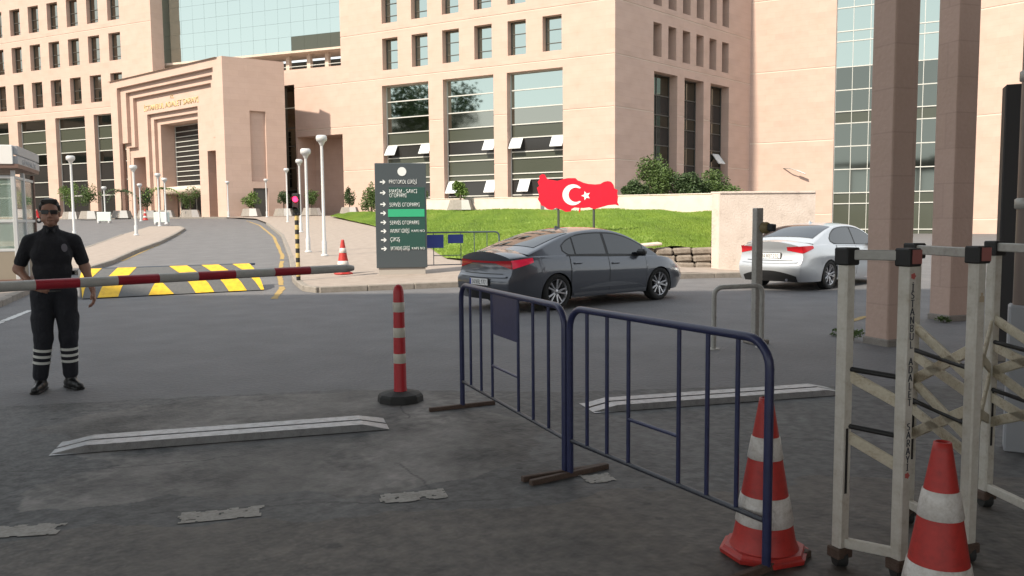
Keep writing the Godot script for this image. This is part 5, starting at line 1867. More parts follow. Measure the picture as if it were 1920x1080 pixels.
# ------------------------------------------------------------------ things along the road
func hump() -> void:
	var a := Vector3(-9.06, 0, -17.25)
	var b := Vector3(-5.80, 0, -19.15)
	var d := b - a
	var L := d.length()
	var root := thing("road_blocker", "raised road blocker ramp striped yellow and black", "road blocker", a, atan2(-d.z, d.x))
	# x along, z towards the near side; the ramp rises away from the near edge
	var prof := [Vector2(0.0, 0.02), Vector2(-0.25, 0.20), Vector2(-0.7, 0.42), Vector2(-1.3, 0.58)]
	var st := S(true)
	for i in 3:
		quad(st, Vector3(0, prof[i].y, prof[i].x), Vector3(0, prof[i + 1].y, prof[i + 1].x), Vector3(L, prof[i + 1].y, prof[i + 1].x), Vector3(L, prof[i].y, prof[i].x))
	obj("ramp_plate", st, M.hump_black, root)
	for x in [0.0, L]:
		st = S()
		var poly := PackedVector2Array([Vector2(0, 0), Vector2(0, 0.02), Vector2(-0.25, 0.20), Vector2(-0.7, 0.42), Vector2(-1.3, 0.58), Vector2(-1.3, 0)])
		var idx := Geometry2D.triangulate_polygon(poly)
		for i in range(0, idx.size(), 3):
			tri(st, Vector3(x, poly[idx[i]].y, poly[idx[i]].x), Vector3(x, poly[idx[i + 1]].y, poly[idx[i + 1]].x), Vector3(x, poly[idx[i + 2]].y, poly[idx[i + 2]].x))
		obj("side_plate", st, M.hump_black, root)
	st = S()
	box(st, at(Vector3(L * 0.5 + 0.05, 0.565, -1.32)), Vector3(L + 0.12, 0.05, 0.06), 0.006)
	obj("top_edge", st, M.blue_steel, root)
	st = S()
	box(st, at(Vector3(L * 0.5, 0.28, -1.34)), Vector3(L, 0.55, 0.02))
	obj("back_plate", st, M.hump_black, root)
	# stripes meet as a chevron near the middle
	var mid := L * 0.56
	for k in [-2, -1, 1, 2, 3]:
		var x0: float = mid + k * 0.72 + (-0.18 if k < 0 else 0.05) - 0.55
		var lean := 0.52 if k < 0 else -0.36
		st = S(true)
		for i in 3:
			var P := []
			for q in [[i, 0.0], [i + 1, 0.0], [i + 1, 0.40], [i, 0.40]]:
				var f: float = -prof[q[0]].x / 1.3
				var cx: float = x0 - 0.20 + lean * (f - 0.35) + q[1]
				P.append(Vector3(clampf(cx, 0.0, L), prof[q[0]].y + 0.006, prof[q[0]].x + 0.004))
			quad(st, P[0], P[1], P[2], P[3])
		obj("yellow_stripe", st, M.hump_yellow, root)
	st = S(true)
	var m0 := mid - 0.55
	quad(st, Vector3(m0 - 0.28, 0.028, 0.004), Vector3(m0 - 0.15, 0.208, -0.246), Vector3(m0 + 0.10, 0.208, -0.246), Vector3(m0 + 0.24, 0.028, 0.004))
	tri(st, Vector3(m0 - 0.15, 0.208, -0.246), Vector3(m0, 0.350, -0.52), Vector3(m0 + 0.10, 0.208, -0.246))
	obj("yellow_stripe", st, M.hump_yellow, root)

func totem() -> void:
	var p := Vector3(-3.55, 0.14, -21.55)
	var root := thing("direction_sign", "tall grey and green direction sign with arrows and white lettering", "sign", p, deg_to_rad(8))
	# front face looks along +z
	var w := 1.33; var lo := 0.22; var hi := 2.96
	var st := S()
	box(st, at(Vector3(w * 0.5, (lo + hi) * 0.5, -0.1)), Vector3(w, hi - lo, 0.2), 0.012)
	obj("panel", st, M.sign_grey, root)
	st = S()
	box(st, at(Vector3(w * 0.62, 1.52, 0.002)), Vector3(w * 0.70, 1.62, 0.012), 0.003)
	var gp := obj("text_field", st, M.sign_green, root)
	st = S()
	box(st, at(Vector3(w * 0.5, lo * 0.5, -0.1)), Vector3(w - 0.1, lo, 0.12), 0.006)
	obj("plinth", st, M.sign_leg, root)
	st = S()
	var circ := PackedVector2Array()
	for k in 24:
		circ.append(Vector2(cos(TAU * k / 24), sin(TAU * k / 24)) * 0.115)
	prism(st, circ, 0.01, at(Vector3(w * 0.53, 2.74, 0.0)))
	obj("round_emblem", st, M.sign_white, root)
	var rows := [2.47, 2.19, 1.89, 1.66, 1.42, 1.19, 0.96, 0.73]
	var words := [["PROTOKOL GİRİŞİ", 0.72], ["", 0], ["SERVİS OTOPARKI", 0.78], ["", 0], ["SERVİS OTOPARKI", 0.76], ["AVUKAT GİRİŞİ", 0.50], ["ÇIKIŞ", 0.25], ["VATANDAŞ GİRİŞİ", 0.50]]
	for k in 8:
		st = S()
		var y: float = rows[k]
		prism(st, PackedVector2Array([Vector2(-.07, -.017), Vector2(.02, -.017), Vector2(-.01, -.055), Vector2(.025, -.055), Vector2(.075, 0), Vector2(.025, .055), Vector2(-.01, .055), Vector2(.02, .017), Vector2(-.07, .017)]), 0.008, at(Vector3(0.20, y, 0.0)))
		obj("arrow", st, M.sign_white, root)
		st = S()
		if words[k][0] != "":
			text(st, words[k][0], 0.095, 0.006, at(Vector3(0.37, y, 0.011)), words[k][1], true)
			obj("lettering", st, M.sign_white, root)
	st = S()
	text(st, "HAKİM - SAVCI", 0.095, 0.006, at(Vector3(0.37, 2.24, 0.011)), 0.72, true)
	text(st, "OTOPARKI", 0.095, 0.006, at(Vector3(0.37, 2.12, 0.011)), 0.44, true)
	text(st, "KAPI NO", 0.06, 0.006, at(Vector3(0.93, 1.19, 0.011)), 0.34, true)
	text(st, "KAPI NO", 0.06, 0.006, at(Vector3(0.93, 0.73, 0.011)), 0.34, true)
	obj("lettering", st, M.sign_white, root)
	st = S()
	box(st, at(Vector3(0.80, 1.66, 0.012)), Vector3(0.95, 0.20, 0.014), 0.003)
	obj("green_band", st, M.sign_bright, root)

func map_sign() -> void:
	var o := Vector3(2.42, 0.0, -30.0)
	var root := thing("map_sign", "red country-shaped board with white crescent and star on two poles", "sign", o, deg_to_rad(-3))
	var s := 30.0 / 1540.0 * 0.12035 * 1.02
	var out := [[290, 150], [330, 122], [372, 132], [392, 178], [425, 205], [480, 214], [560, 228], [610, 216], [650, 200], [720, 188], [835, 190], [872, 228], [905, 236], [950, 258], [1020, 278], [1130, 288], [1210, 280], [1262, 250], [1320, 238], [1372, 250], [1408, 300], [1422, 352], [1470, 375], [1462, 430], [1476, 475], [1468, 560], [1492, 612], [1440, 594], [1330, 602], [1220, 632], [1120, 662], [1085, 648], [1040, 632], [960, 642], [915, 640], [905, 690], [888, 715], [884, 672], [893, 640], [820, 632], [775, 655], [762, 692], [680, 696], [625, 662], [585, 652], [540, 634], [480, 664], [440, 660], [400, 648], [352, 606], [318, 596], [300, 560], [262, 500], [284, 450], [250, 330], [284, 300], [262, 240], [288, 205]]
	var poly := PackedVector2Array()
	for p in out:
		poly.append(Vector2((p[0] - 870) * s, (650 - p[1]) * s))
	var base := 1.98
	var st := S()
	prism(st, poly, 0.05, at(Vector3(0, base, 0)))
	obj("map_board", st, M.flag_red, root)
	# crescent and star
	var cres := PackedVector2Array()
	var c1 := Vector2(795, 440); var r1 := 158.0
	var c2 := Vector2(838, 440); var r2 := 108.0
	var a1 := 0.70; var a2 := 1.05
	for k in 33:
		var a := lerpf(a1, TAU - a1, k / 32.0)
		cres.append(Vector2(c1.x + cos(a) * r1, c1.y + sin(a) * r1))
	for k in 33:
		var a := lerpf(TAU - a2, a2, k / 32.0)
		cres.append(Vector2(c2.x + cos(a) * r2, c2.y + sin(a) * r2))
	var star := PackedVector2Array()
	for k in 10:
		var a := TAU * k / 10 + PI
		star.append(Vector2(992, 455) + Vector2(cos(a), sin(a)) * (72.0 if k % 2 == 0 else 33.0))
	for q in [["crescent", cres], ["star", star]]:
		var pp := PackedVector2Array()
		for p in q[1]:
			pp.append(Vector2((p.x - 870) * s, (650 - p.y) * s))
		st = S()
		prism(st, pp, 0.014, at(Vector3(0, base, 0.05)))
		obj(q[0], st, M.flag_white, root)
	for x in [(575 - 870) * s, (1112 - 870) * s]:
		st = S()
		tube(st, [Vector3(x, 0.7, 0.0), Vector3(x, base + 0.25, -0.035)], 0.045, 10)
		obj("pole", st, M.pole_dark, root)

func lamp(at_pos: Vector3, h: float, label: String) -> void:
	var root := thing("street_lamp", label, "lamp post", at_pos, 0.0, "white globe-less lamp posts along the drive")
	var st := S()
	lathe(st, [Vector2(0.085, 0), Vector2(0.085, 0.5), Vector2(0.056, 0.56), Vector2(0.048, h - 0.35), Vector2(0.045, h - 0.32)], 12)
	obj("pole", st, M.lamp_white, root)
	st = S()
	lathe(st, [Vector2(0.0, -0.01), Vector2(0.13, 0.0), Vector2(0.13, 0.05), Vector2(0.08, 0.08), Vector2(0, 0.08)], 12)
	obj("base_flange", st, M.lamp_white, root)
	st = S()
	lathe(st, [Vector2(0.055, h - 0.36), Vector2(0.09, h - 0.29), Vector2(0.13, h - 0.22), Vector2(0.175, h - 0.20), Vector2(0.19, h - 0.12), Vector2(0.178, h - 0.04), Vector2(0.14, h - 0.01), Vector2(0.0, h)], 16)
	obj("lamp_head", st, M.lamp_white, root)

func leaves(st: SurfaceTool, c: Vector3, rad: Vector3, n: int, size: float, clumps := 9) -> void:
	# leaf clumps spread through the crown, each a little cloud of small folded leaves
	var cl := []
	for i in clumps:
		var v := Vector3(rng.randfn(), rng.randfn(), rng.randfn()).normalized() * pow(rng.randf(), 0.4)
		cl.append([c + v * rad * 0.72, rng.randf_range(0.32, 0.55)])
	for i in n:
		var q: Array = cl[rng.randi() % clumps]
		var v := Vector3(rng.randfn(), rng.randfn(), rng.randfn()).normalized() * pow(rng.randf(), 0.33)
		var p: Vector3 = q[0] + v * rad * (q[1] as float)
		var a := Vector3(rng.randfn(), rng.randfn() * 0.6, rng.randfn()).normalized()
		var b := a.cross(Vector3(rng.randfn(), rng.randfn(), rng.randfn()).normalized()).normalized()
		var s := size * rng.randf_range(0.6, 1.3)
		var nn := a.cross(b) * s * 0.12
		tri(st, p - a * s * 0.5, p + b * s * 0.24 + nn, p + a * s * 0.5)
		tri(st, p - a * s * 0.5, p + a * s * 0.5, p - b * s * 0.24 + nn)

func planter(p: Vector3, turn: float, crown: Vector3, tall: float, leaf: Material, label: String, palm := false) -> void:
	var root := thing("planter", label, "planter", p, turn, "tapered concrete planters before the courthouse")
	var n := 8
	for k in n:
		var a := TAU * k / n; var b := TAU * (k + 1) / n
		var st := S()
		var r0 := 0.95; var r1 := 0.72; var h := 0.68
		var A := Vector3(cos(a), 0, sin(a)); var B := Vector3(cos(b), 0, sin(b))
		quad(st, A * r0, A * r1 + UP * h, B * r1 + UP * h, B * r0)
		quad(st, A * r1 + UP * h, A * (r1 - 0.1) + UP * h, B * (r1 - 0.1) + UP * h, B * r1 + UP * h)
		obj("side_panel", st, M.planter_white if k % 4 == 1 else M.concrete, root)
	var st2 := S()
	lathe(st2, [Vector2(0.0, 0.60), Vector2(0.66, 0.60)], 10)
	obj("soil", st2, M.soil, root)
	st2 = S()
	tube(st2, [Vector3(0, 0.55, 0), Vector3(0.03, 0.55 + tall * 0.5, 0.02), Vector3(0.0, 0.6 + tall, 0)], [0.07, 0.055, 0.035], 7)
	obj("trunk", st2, M.bark, root)
	st2 = S()
	if palm:
		for k in 14:
			var a := TAU * k / 14 + rng.randf() * 0.3
			var dirv := Vector3(cos(a), 0, sin(a))
			var up := rng.randf_range(0.1, 0.9)
			for j in 9:
				var f := j / 8.0
				var q := Vector3(0, 0.6 + tall, 0) + dirv * f * crown.x * 1.25 + UP * (up * f * crown.y - f * f * crown.y * 1.1)
				var s := Vector3(-dirv.z, 0, dirv.x) * (0.34 * (1.0 - f * 0.6))
				tri(st2, q, q + s - UP * 0.16 + dirv * 0.1, q + dirv * 0.12)
				tri(st2, q, q + dirv * 0.12, q - s - UP * 0.16 + dirv * 0.1)
	else:
		leaves(st2, Vector3(0, 0.6 + tall, 0), crown, 1100, 0.17, 12)
	obj("crown", st2, leaf, root)

func shrub(p: Vector3, rad: Vector3, n: int, leaf: Material, label: String, group: String, size := 0.22) -> void:
	var root := thing("shrub", label, "shrub", p, 0.0, group)
	var st := S()
	for k in 5:
		var a := TAU * k / 5
		tube(st, [Vector3(cos(a) * 0.1, 0, sin(a) * 0.1), Vector3(cos(a) * rad.x * 0.4, rad.y, sin(a) * rad.z * 0.4)], [0.05, 0.015], 5)
	obj("stems", st, M.bark, root)
	st = S()
	leaves(st, Vector3(0, rad.y * 0.95, 0), rad, n, size, 16)
	obj("crown", st, leaf, root)

func big_tree(p: Vector3, h: float, r: float, label: String) -> void:
	var root := thing("street_tree", label, "tree", p, rng.randf() * TAU, "trees across the street")
	var st := S()
	tube(st, [Vector3.ZERO, Vector3(0.1, h * 0.3, 0), Vector3(-0.1, h * 0.6, 0.1), Vector3(0, h * 0.85, 0)], [0.35, 0.28, 0.16, 0.05], 8)
	for k in 5:
		var a := TAU * k / 5
		tube(st, [Vector3(0, h * 0.35, 0), Vector3(cos(a) * r * 0.6, h * 0.62, sin(a) * r * 0.6)], [0.14, 0.04], 6)
	obj("trunk", st, M.bark, root)
	st = S()
	leaves(st, Vector3(0, h * 0.66, 0), Vector3(r, h * 0.36, r), 2600, 0.75, 26)
	obj("crown", st, M.leaf_dark, root)

func traffic_light() -> void:
	var root := thing("traffic_light", "small traffic light showing red on yellow and black striped pole", "traffic light", Vector3(-5.30, 0.13, -20.35))
	var hgt := 1.62
	for k in 14:
		var st := S()
		tube(st, [Vector3(0, hgt * k / 14.0, 0), Vector3(0, hgt * (k + 1) / 14.0, 0)], 0.052, 12, false)
		obj("pole_band", st, M.black if k % 2 == 0 else M.hazard_yellow, root)
	var st := S()
	box(st, at(Vector3(0, hgt + 0.27, 0)), Vector3(0.17, 0.54, 0.15), 0.02)
	var head := obj("signal_head", st, M.black, root)
	for q in [[0.40, M.signal_red], [0.14, M.signal_dim]]:
		st = S()
		lathe(st, [Vector2(0.072, 0.0), Vector2(0.06, 0.018), Vector2(0.0, 0.028)], 16, Transform3D(Basis(Vector3.RIGHT, PI / 2), Vector3(0, hgt + q[0], 0.075)))
		obj("lens", st, q[1], head)
		st = S(true)
		for k in 10:
			var a := lerpf(0.0, PI, k / 10.0); var b := lerpf(0.0, PI, (k + 1) / 10.0)
			var A := Vector3(cos(a) * 0.082, hgt + q[0] + sin(a) * 0.082, 0.075); var B := Vector3(cos(b) * 0.082, hgt + q[0] + sin(b) * 0.082, 0.075)
			quad(st, A, A + Vector3(0, -0.01, 0.10), B + Vector3(0, -0.01, 0.10), B)
		obj("visor", st, M.black, head)
	var om := OmniLight3D.new()
	om.name = "signal_glow"
	om.light_color = Color(1, .15, .25); om.light_energy = 0.05; om.light_size = 0.07; om.omni_range = 20.0; om.shadow_enabled = true
	om.position = Vector3(0, hgt + 0.40, 0.16)
	root.add_child(om)

func booth() -> void:
	var K0 := Vector3(-12.15, 0.125, -20.2)
	var root := thing("guard_booth", "glazed guard booth with grey frame and white sign box on its roof", "booth", K0)
	# side face runs back along s, front face runs away along f
	var s := Vector3(-0.36, 0, -0.93).normalized()
	var f := Vector3(-0.96, 0, 0.28).normalized()
	var H := 2.78
	for p in [Vector3.ZERO, s * 1.2, s * 2.6, f * 2.4, f * 2.4 + s * 2.6, f * 1.2]:
		var st := S()
		box(st, at(p + UP * H * 0.5, 0.3), Vector3(0.09, H, 0.09), 0.008)
		obj("post", st, M.booth_metal if p != s * 2.6 else M.booth_brown, root)
	for q in [[Vector3.ZERO, s * 1.2], [s * 1.2, s * 2.6], [Vector3.ZERO, f * 1.2], [f * 1.2, f * 2.4], [f * 2.4, f * 2.4 + s * 2.6], [s * 2.6, s * 2.6 + f * 2.4]]:
		var a: Vector3 = q[0]; var b: Vector3 = q[1]
		var st := S()
		bar(st, a + UP * 0.40, b + UP * 0.40, 0.05, 0.78, 0.005)
		obj("lower_panel", st, M.booth_base, root)
		for y in [0.84, 1.55, 2.62]:
			st = S()
			bar(st, a + UP * y, b + UP * y, 0.06, 0.07, 0.006)
			obj("rail", st, M.booth_metal, root)
		st = S()
		bar(st, a + UP * 1.73, b + UP * 1.73, 0.012, 1.72)
		obj("pane", st, M.pane, root)
	var st := S()
	var mid := (s * 2.6 + f * 2.4) * 0.5
	var T := Transform3D(Basis(-f, UP, -s), Vector3.ZERO)
	for y in [0.02, H + 0.05]:
		var P := [Vector3.ZERO - (f + s) * 0.15, f * 2.55 - s * 0.15, f * 2.55 + s * 2.75, s * 2.75 - f * 0.15]
		var Q := []
		for v in P: Q.append(v + UP * y)
		quad(st, Q[0], Q[1], Q[2], Q[3])
		for k in 4:
			quad(st, Q[k], Q[(k + 1) % 4], Q[(k + 1) % 4] + UP * 0.10, Q[k] + UP * 0.10)
		quad(st, Q[0] + UP * 0.10, Q[3] + UP * 0.10, Q[2] + UP * 0.10, Q[1] + UP * 0.10)
	obj("roof_slab", st, M.booth_brown, root)
	# sign box
	st = S()
	bar(st, -s * 0.12 + UP * 3.15 - f * 0.05, f * 2.5 - s * 0.12 + UP * 3.15, 0.1, 0.46, 0.01)
	obj("sign_box", st, M.booth_white, root)
	st = S()
	var e := -s * 0.12 - f * 0.10
	bar(st, e + UP * 3.26, e + s * 3.0 + UP * 3.26, 0.1, 0.22, 0.01)
	bar(st, e + UP * 3.02, e + s * 3.0 + UP * 3.02, 0.1, 0.2, 0.01)
	var sb := obj("side_sign", st, M.booth_grey, root)
	st = S()
	var out := Vector3(-s.z, 0, s.x)
	var TT := Transform3D(Basis(s, UP, s.cross(UP)), e + s * 0.5 + s.cross(UP) * 0.055 + UP * 3.03)
	text(st, "GÜVENLİK", 0.11, 0.004, Transform3D(Basis(s, UP, s.cross(UP)), e + s * 0.5 + s.cross(UP) * 0.052 + UP * 3.02), 1.9, true)
	obj("side_lettering", st, M.booth_text, sb)
	st = S()
	var circ := PackedVector2Array()
	for k in 16:
		circ.append(Vector2(cos(TAU * k / 16), sin(TAU * k / 16)) * 0.10)
	prism(st, circ, 0.006, Transform3D(Basis(-f, UP, -f.cross(UP)), f * 0.42 - s * 0.175 + UP * 3.14))
	obj("red_emblem", st, M.flag_red, root)

func stones() -> void:
	var root := thing("stone_edging", "low rough stone wall holding the lawn edge", "wall", Vector3(4.9, 0.1, -23.6))
	var o := Vector3(4.9, 0.1, -23.6)
	for row in 3:
		var x := 2.9 + 0.2 * row
		while x < 5.75:
			var w := rng.randf_range(0.35, 0.75)
			var h := 0.21
			var st := S()
			var c := Vector3(x + w * 0.5, 0.13 + h * 0.5 + row * 0.21, -23.55 - row * 0.05 + rng.randf_range(-.05, .05)) - o
			var B := Basis.from_euler(Vector3(rng.randf_range(-.06, .06), rng.randf_range(-.12, .12), rng.randf_range(-.05, .05)))
			box(st, Transform3D(B, c), Vector3(w - 0.03, h - 0.01, 0.34), 0.05)
			obj("stone", st, M.rock, root)
			x += w
	# pale slab lying on top
	var sl := thing("stone_slab", "pale flat slab lying on the rough stone edging", "slab", Vector3(3.95, 0.86, -23.5), 0.2)
	var st := S()
	box(st, Transform3D(Basis.from_euler(Vector3(0.05, 0, 0.08)), Vector3.ZERO), Vector3(0.62, 0.07, 0.36), 0.015)
	obj("slab", st, M.stone_pale, sl)

func low_wall() -> void:
	var pts := [Vector3(8.5, 2.27, -23.25), Vector3(5.78, 2.27, -23.1), Vector3(10.4, 2.80, -41.8), Vector3(8.0, 2.85, -45.0), Vector3(0, 3.05, -55.4), Vector3(-4.0, 3.1, -59.4), Vector3(-7.8, 3.15, -62.8)]
	var root := thing("retaining_wall", "pale pink rendered retaining wall behind the lawn", "wall", Vector3(8.0, 0, -30.0))
	var o := Vector3(8.0, 0, -30.0)
	for i in pts.size() - 1:
		var a: Vector3 = pts[i]; var b: Vector3 = pts[i + 1]
		var d := (b - a); d.y = 0; d = d.normalized()
		var n := d.cross(UP) * 0.16
		var st := S()
		var lo := -0.3
		var A := [a - n, a + n, b + n, b - n]
		var low := []
		for v in A: low.append(Vector3(v.x, lo, v.z))
		for k in 4:
			quad(st, low[k] - o, low[(k + 1) % 4] - o, A[(k + 1) % 4] - o, A[k] - o)
		quad(st, A[0] - o, A[1] - o, A[2] - o, A[3] - o)
		obj("wall_section", st, M.render_wall, root)
		# coping
		st = S()
		bar(st, a - o + UP * 0.03, b - o + UP * 0.03, 0.38, 0.06, 0.01)
		obj("coping", st, M.render_wall, root)
	var ps := thing("poster_board", "grey printed board fixed low on the retaining wall", "board", Vector3(3.15, 2.45, -51.2), atan2(0.79, 0.61) - PI / 2 + 0.22)
	var st := S()
	box(st, at(Vector3.ZERO), Vector3(2.9, 1.0, 0.04), 0.005)
	obj("board", st, mat(lin(.12, .115, .12), 0.5), ps)
	st = S()
	for q in [[-1.1, .25, .30, .3], [-0.95, -.15, .45, .28], [-0.5, 0.1, .16, .6], [0.3, 0.3, .7, .16], [0.9, -.3, .3, .2], [-.2, .38, .5, .1]]:
		box(st, at(Vector3(q[0], q[1], 0.024)), Vector3(q[2], q[3], 0.006))
	obj("printed_marks", st, mat(lin(.5, .46, .47), 0.5), ps)

func scooter(p: Vector3) -> void:
	var root := thing("motor_scooter", "small red scooter parked before the far wing", "scooter", p, 0.8)
	for x in [-0.6, 0.6]:
		var st := S()
		lathe(st, [Vector2(0.12, -0.05), Vector2(0.24, -0.05), Vector2(0.26, 0), Vector2(0.24, 0.05), Vector2(0.12, 0.05)], 16, Transform3D(Basis(Vector3.RIGHT, PI / 2), Vector3(x, 0.26, 0)))
		obj("wheel", st, M.tyre, root)
	var st := S()
	box(st, at(Vector3(-0.45, 0.62, 0)), Vector3(0.75, 0.36, 0.32), 0.1)
	box(st, Transform3D(Basis(Vector3.BACK, 0.25), Vector3(0.5, 0.75, 0)), Vector3(0.16, 0.75, 0.36), 0.07)
	bar(st, Vector3(-0.3, 0.34, 0), Vector3(0.45, 0.34, 0), 0.3, 0.1, 0.03)
	obj("body", st, mat(lin(.45, .02, .025), 0.3), root)
	st = S()
	box(st, at(Vector3(-0.38, 0.85, 0)), Vector3(0.7, 0.1, 0.28), 0.04)
	obj("seat", st, M.black, root)
	st = S()
	bar(st, Vector3(0.42, 1.1, -0.32), Vector3(0.42, 1.1, 0.32), 0.04, 0.04, 0.01)
	obj("handlebar", st, M.black, root)
	st = S()
	box(st, at(Vector3(-0.85, 1.02, 0)), Vector3(0.42, 0.40, 0.42), 0.04)
	obj("delivery_box", st, mat(lin(.50, .02, .025), 0.4), root)

func street_things() -> void:
	M.planter_white = mat(lin(.60, .58, .55), 0.7)
	# lamp posts: place, height, label
	for l in [[Vector2(-19.75, -37.2), 3.9, "tall white lamp post rising behind the guard's shoulder"], [Vector2(-19.6, -43.0), 3.65, "white lamp post on the middle of the traffic island"], [Vector2(-6.4, -28.1), 4.1, "tallest white lamp post beside the plastic cone and direction sign"],
		[Vector2(-7.4, -29.9), 3.75, "white lamp post next to the tallest one on the plaza"], [Vector2(-11.45, -44.8), 3.95, "white lamp post on the plaza, third along from the direction sign"], [Vector2(-16.25, -59.9), 3.9, "white lamp post on the plaza kerb before the glass strip"],
		[Vector2(-21.4, -72.2), 3.35, "white lamp post between the planters beside the portal flank"], [Vector2(-25.1, -73.2), 3.2, "white lamp post directly before the portal flank corner"], [Vector2(-28.97, -64.5), 2.95, "short white lamp post on the far road edge left of the portal door"],
		[Vector2(-24.25, -57.9), 3.25, "white lamp post at the tip of the traffic island beside the pale board"], [Vector2(-23.3, -54.6), 3.5, "white lamp post on the tip of the traffic island"], [Vector2(-32.1, -65.2), 2.75, "short white lamp post beside the pale barrier board before the wing"]]:
		var p: Vector2 = l[0]
		var lab: String = l[2]
		lamp(Vector3(p.x, gy(p.x, p.y) + 0.12, p.y), l[1], lab.replace(" left of the portal door", " before the portal door"))
	# planters: place, crown, trunk height
	planter(Vector3(-37.2, 2.0, -72.8), 0.2, Vector3(0.95, 1.35, 0.95), 1.5, M.leaf, "concrete planter with dense round shrub before the far wing")
	planter(Vector3(-35.3, 2.05, -74.8), 0.2, Vector3(1.2, 1.0, 1.2), 1.9, M.leaf_dark, "concrete planter with small palm before the far wing", true)
	planter(Vector3(-29.4, 2.08, -75.6), 0.5, Vector3(1.0, 1.1, 1.0), 1.2, M.leaf, "concrete planter with leafy shrub before the entrance door")
	planter(Vector3(-31.6, 2.05, -75.2), 0.4, Vector3(1.3, 1.1, 1.3), 2.1, M.leaf_bright, "concrete planter with palm before the portal steps", true)
	planter(Vector3(-33.3, 2.05, -75.5), 0.4, Vector3(0.7, 1.1, 0.7), 1.3, M.leaf_dark, "concrete planter with narrow dark shrub before the portal passage")
	planter(Vector3(-23.4, 2.12, -74.2), 0.1, Vector3(0.85, 0.85, 0.85), 0.9, M.leaf_bright, "concrete planter with bright round bush at the portal flank")
	planter(Vector3(-20.8, 2.12, -75.4), 0.3, Vector3(0.6, 1.0, 0.6), 1.1, M.leaf_dark, "concrete planter with thin olive shrub beside the glass strip")
	planter(Vector3(-18.3, 2.15, -75.6), 0.9, Vector3(0.75, 0.9, 0.75), 1.0, M.leaf, "concrete planter with thin shrub before the dark porch")
	planter(Vector3(-14.9, 2.2, -76.0), 0.2, Vector3(0.6, 1.1, 0.6), 1.0, M.leaf_dark, "concrete planter with wispy shrub under the porch wall")
	planter(Vector3(-7.0, 2.25, -63.8), 0.2, Vector3(0.6, 0.6, 0.6), 0.7, M.leaf, "concrete planter half hidden behind the direction sign")
	planter(Vector3(-3.55, 2.32, -57.6), 0.15, Vector3(0.6, 0.68, 0.6), 0.85, M.leaf_bright, "concrete planter with clipped ball tree on the lawn")
	planter(Vector3(-40.6, 2.0, -76.2), 0.15, Vector3(1.0, 1.3, 1.0), 1.7, M.leaf_bright, "concrete planter with tall loose shrub behind the guard booth")
	# shrubs
	shrub(Vector3(-12.2, 2.2, -71.5), Vector3(1.1, 1.35, 1.1), 1800, M.leaf, "bushy green shrub growing beside the direction sign", "shrubs along the facade")
	for q in [[9.9, -56.5, 1.7, 1.75, "tall rounded bush behind the retaining wall at the block corner"], [12.0, -56.0, 1.45, 1.2, "low bush behind the retaining wall, between two taller ones"], [14.3, -57.0, 1.9, 1.35, "broad dark bush behind the retaining wall at the plain wing"], [8.3, -55.3, 0.9, 0.95, "small dark bush behind the retaining wall beside the red board"]]:
		shrub(Vector3(q[0], 2.4, q[1]), Vector3(q[2], q[3], q[2] * 0.8), 5200, M.leaf if q[3] > 1.3 else M.leaf_dark, q[4], "bushes behind the retaining wall", 0.2)
	# weeds at the column foot and by the camera post
	for q in [[Vector3(4.42, 0, -10.55), 0.09, "tuft of weeds growing at the stone column's foot"], [Vector3(4.40, 0, -10.95), 0.06, "small tuft of weeds beyond the stone column"], [Vector3(6.5, 0, -12.3), 0.06, "tuft of weeds at the farther stone column"]]:
		var root := thing("weed", q[2], "weeds", q[0], 0.0, "weeds in the paving")
		var st := S()
		leaves(st, Vector3(0, q[1] * 0.8, 0), Vector3(q[1] * 2.2, q[1], q[1] * 2.2), 160, 0.05, 9)
		obj("leaves", st, M.leaf, root)
		st = S()
		tube(st, [Vector3(0, 0, 0), Vector3(0.01, q[1], 0)], 0.006, 5)
		obj("stem", st, M.bark, root)
	# pale boards at the far road edge
	for q in [[Vector3(-31.9, 1.62, -64.6), "pale greenish barrier board near the wing planters"], [Vector3(-24.6, 1.48, -58.0), "pale greenish barrier board at the tip of the traffic island"]]:
		var root := thing("barrier_board", q[1], "barrier", q[0], 0.1, "pale barrier boards at the far road edge")
		var st := S()
		box(st, at(Vector3(0, 0.5, 0)), Vector3(1.05, 0.72, 0.14), 0.03)
		obj("board", st, mat(lin(.56, .62, .58), 0.6), root)
		for x in [-0.4, 0.4]:
			st = S()
			box(st, at(Vector3(x, 0.08, 0)), Vector3(0.12, 0.18, 0.45), 0.02)
			obj("foot", st, mat(lin(.56, .55, .55), 0.6), root)
	scooter(Vector3(-38.2, gy(-38.2, -65.5) + 0.01, -65.5))
	for q in [["small traffic cone on the plaza beside the boom tip", Vector3(-4.5, 0.19, -21.9), 0.92], ["tiny far traffic cone before the portal passage", Vector3(-31.3, 1.83, -70.5), 0.95]]:
		cone(q[0], q[1], q[2], 0.4)
	barricade("blue barrier with two blue plates behind the direction sign", Vector3(-3.15, 0.15, -22.0), Vector3(-0.35, 0.18, -23.1), false, M.blue_steel, M.blue_steel, 1.12)
	# its two plates belong to that barrier
	var bb := get_node("crowd_barrier_002")
	for q in [[1.14, 0.47, 0.36, 0.88], [1.72, 0.44, 0.24, 0.94]]:
		var st := S()
		box(st, at(Vector3(q[0], q[3], 0.03)), Vector3(q[1], q[2], 0.012), 0.003)
		obj("name_plate", st, M.blue_plate, bb)
	# what the courthouse glass mirrors: trees and an office block across the street
	for k in 9:
		big_tree(Vector3(-62.0 - (k % 3) * 5.0, 0.5, -52.0 + k * 7.5), (25.0 if k < 3 else 12.0) + (k * 37 % 6), 4.6 if k >= 3 else 5.6, "large dark street tree standing across the street")
	var ob := thing("office_block", "tall stone office block across the street", "building", Vector3(-118, 0, -80))
	var st := S()
	box(st, at(Vector3(0, 14, 0)), Vector3(16, 28, 64))
	obj("wall", st, M.stone, ob)
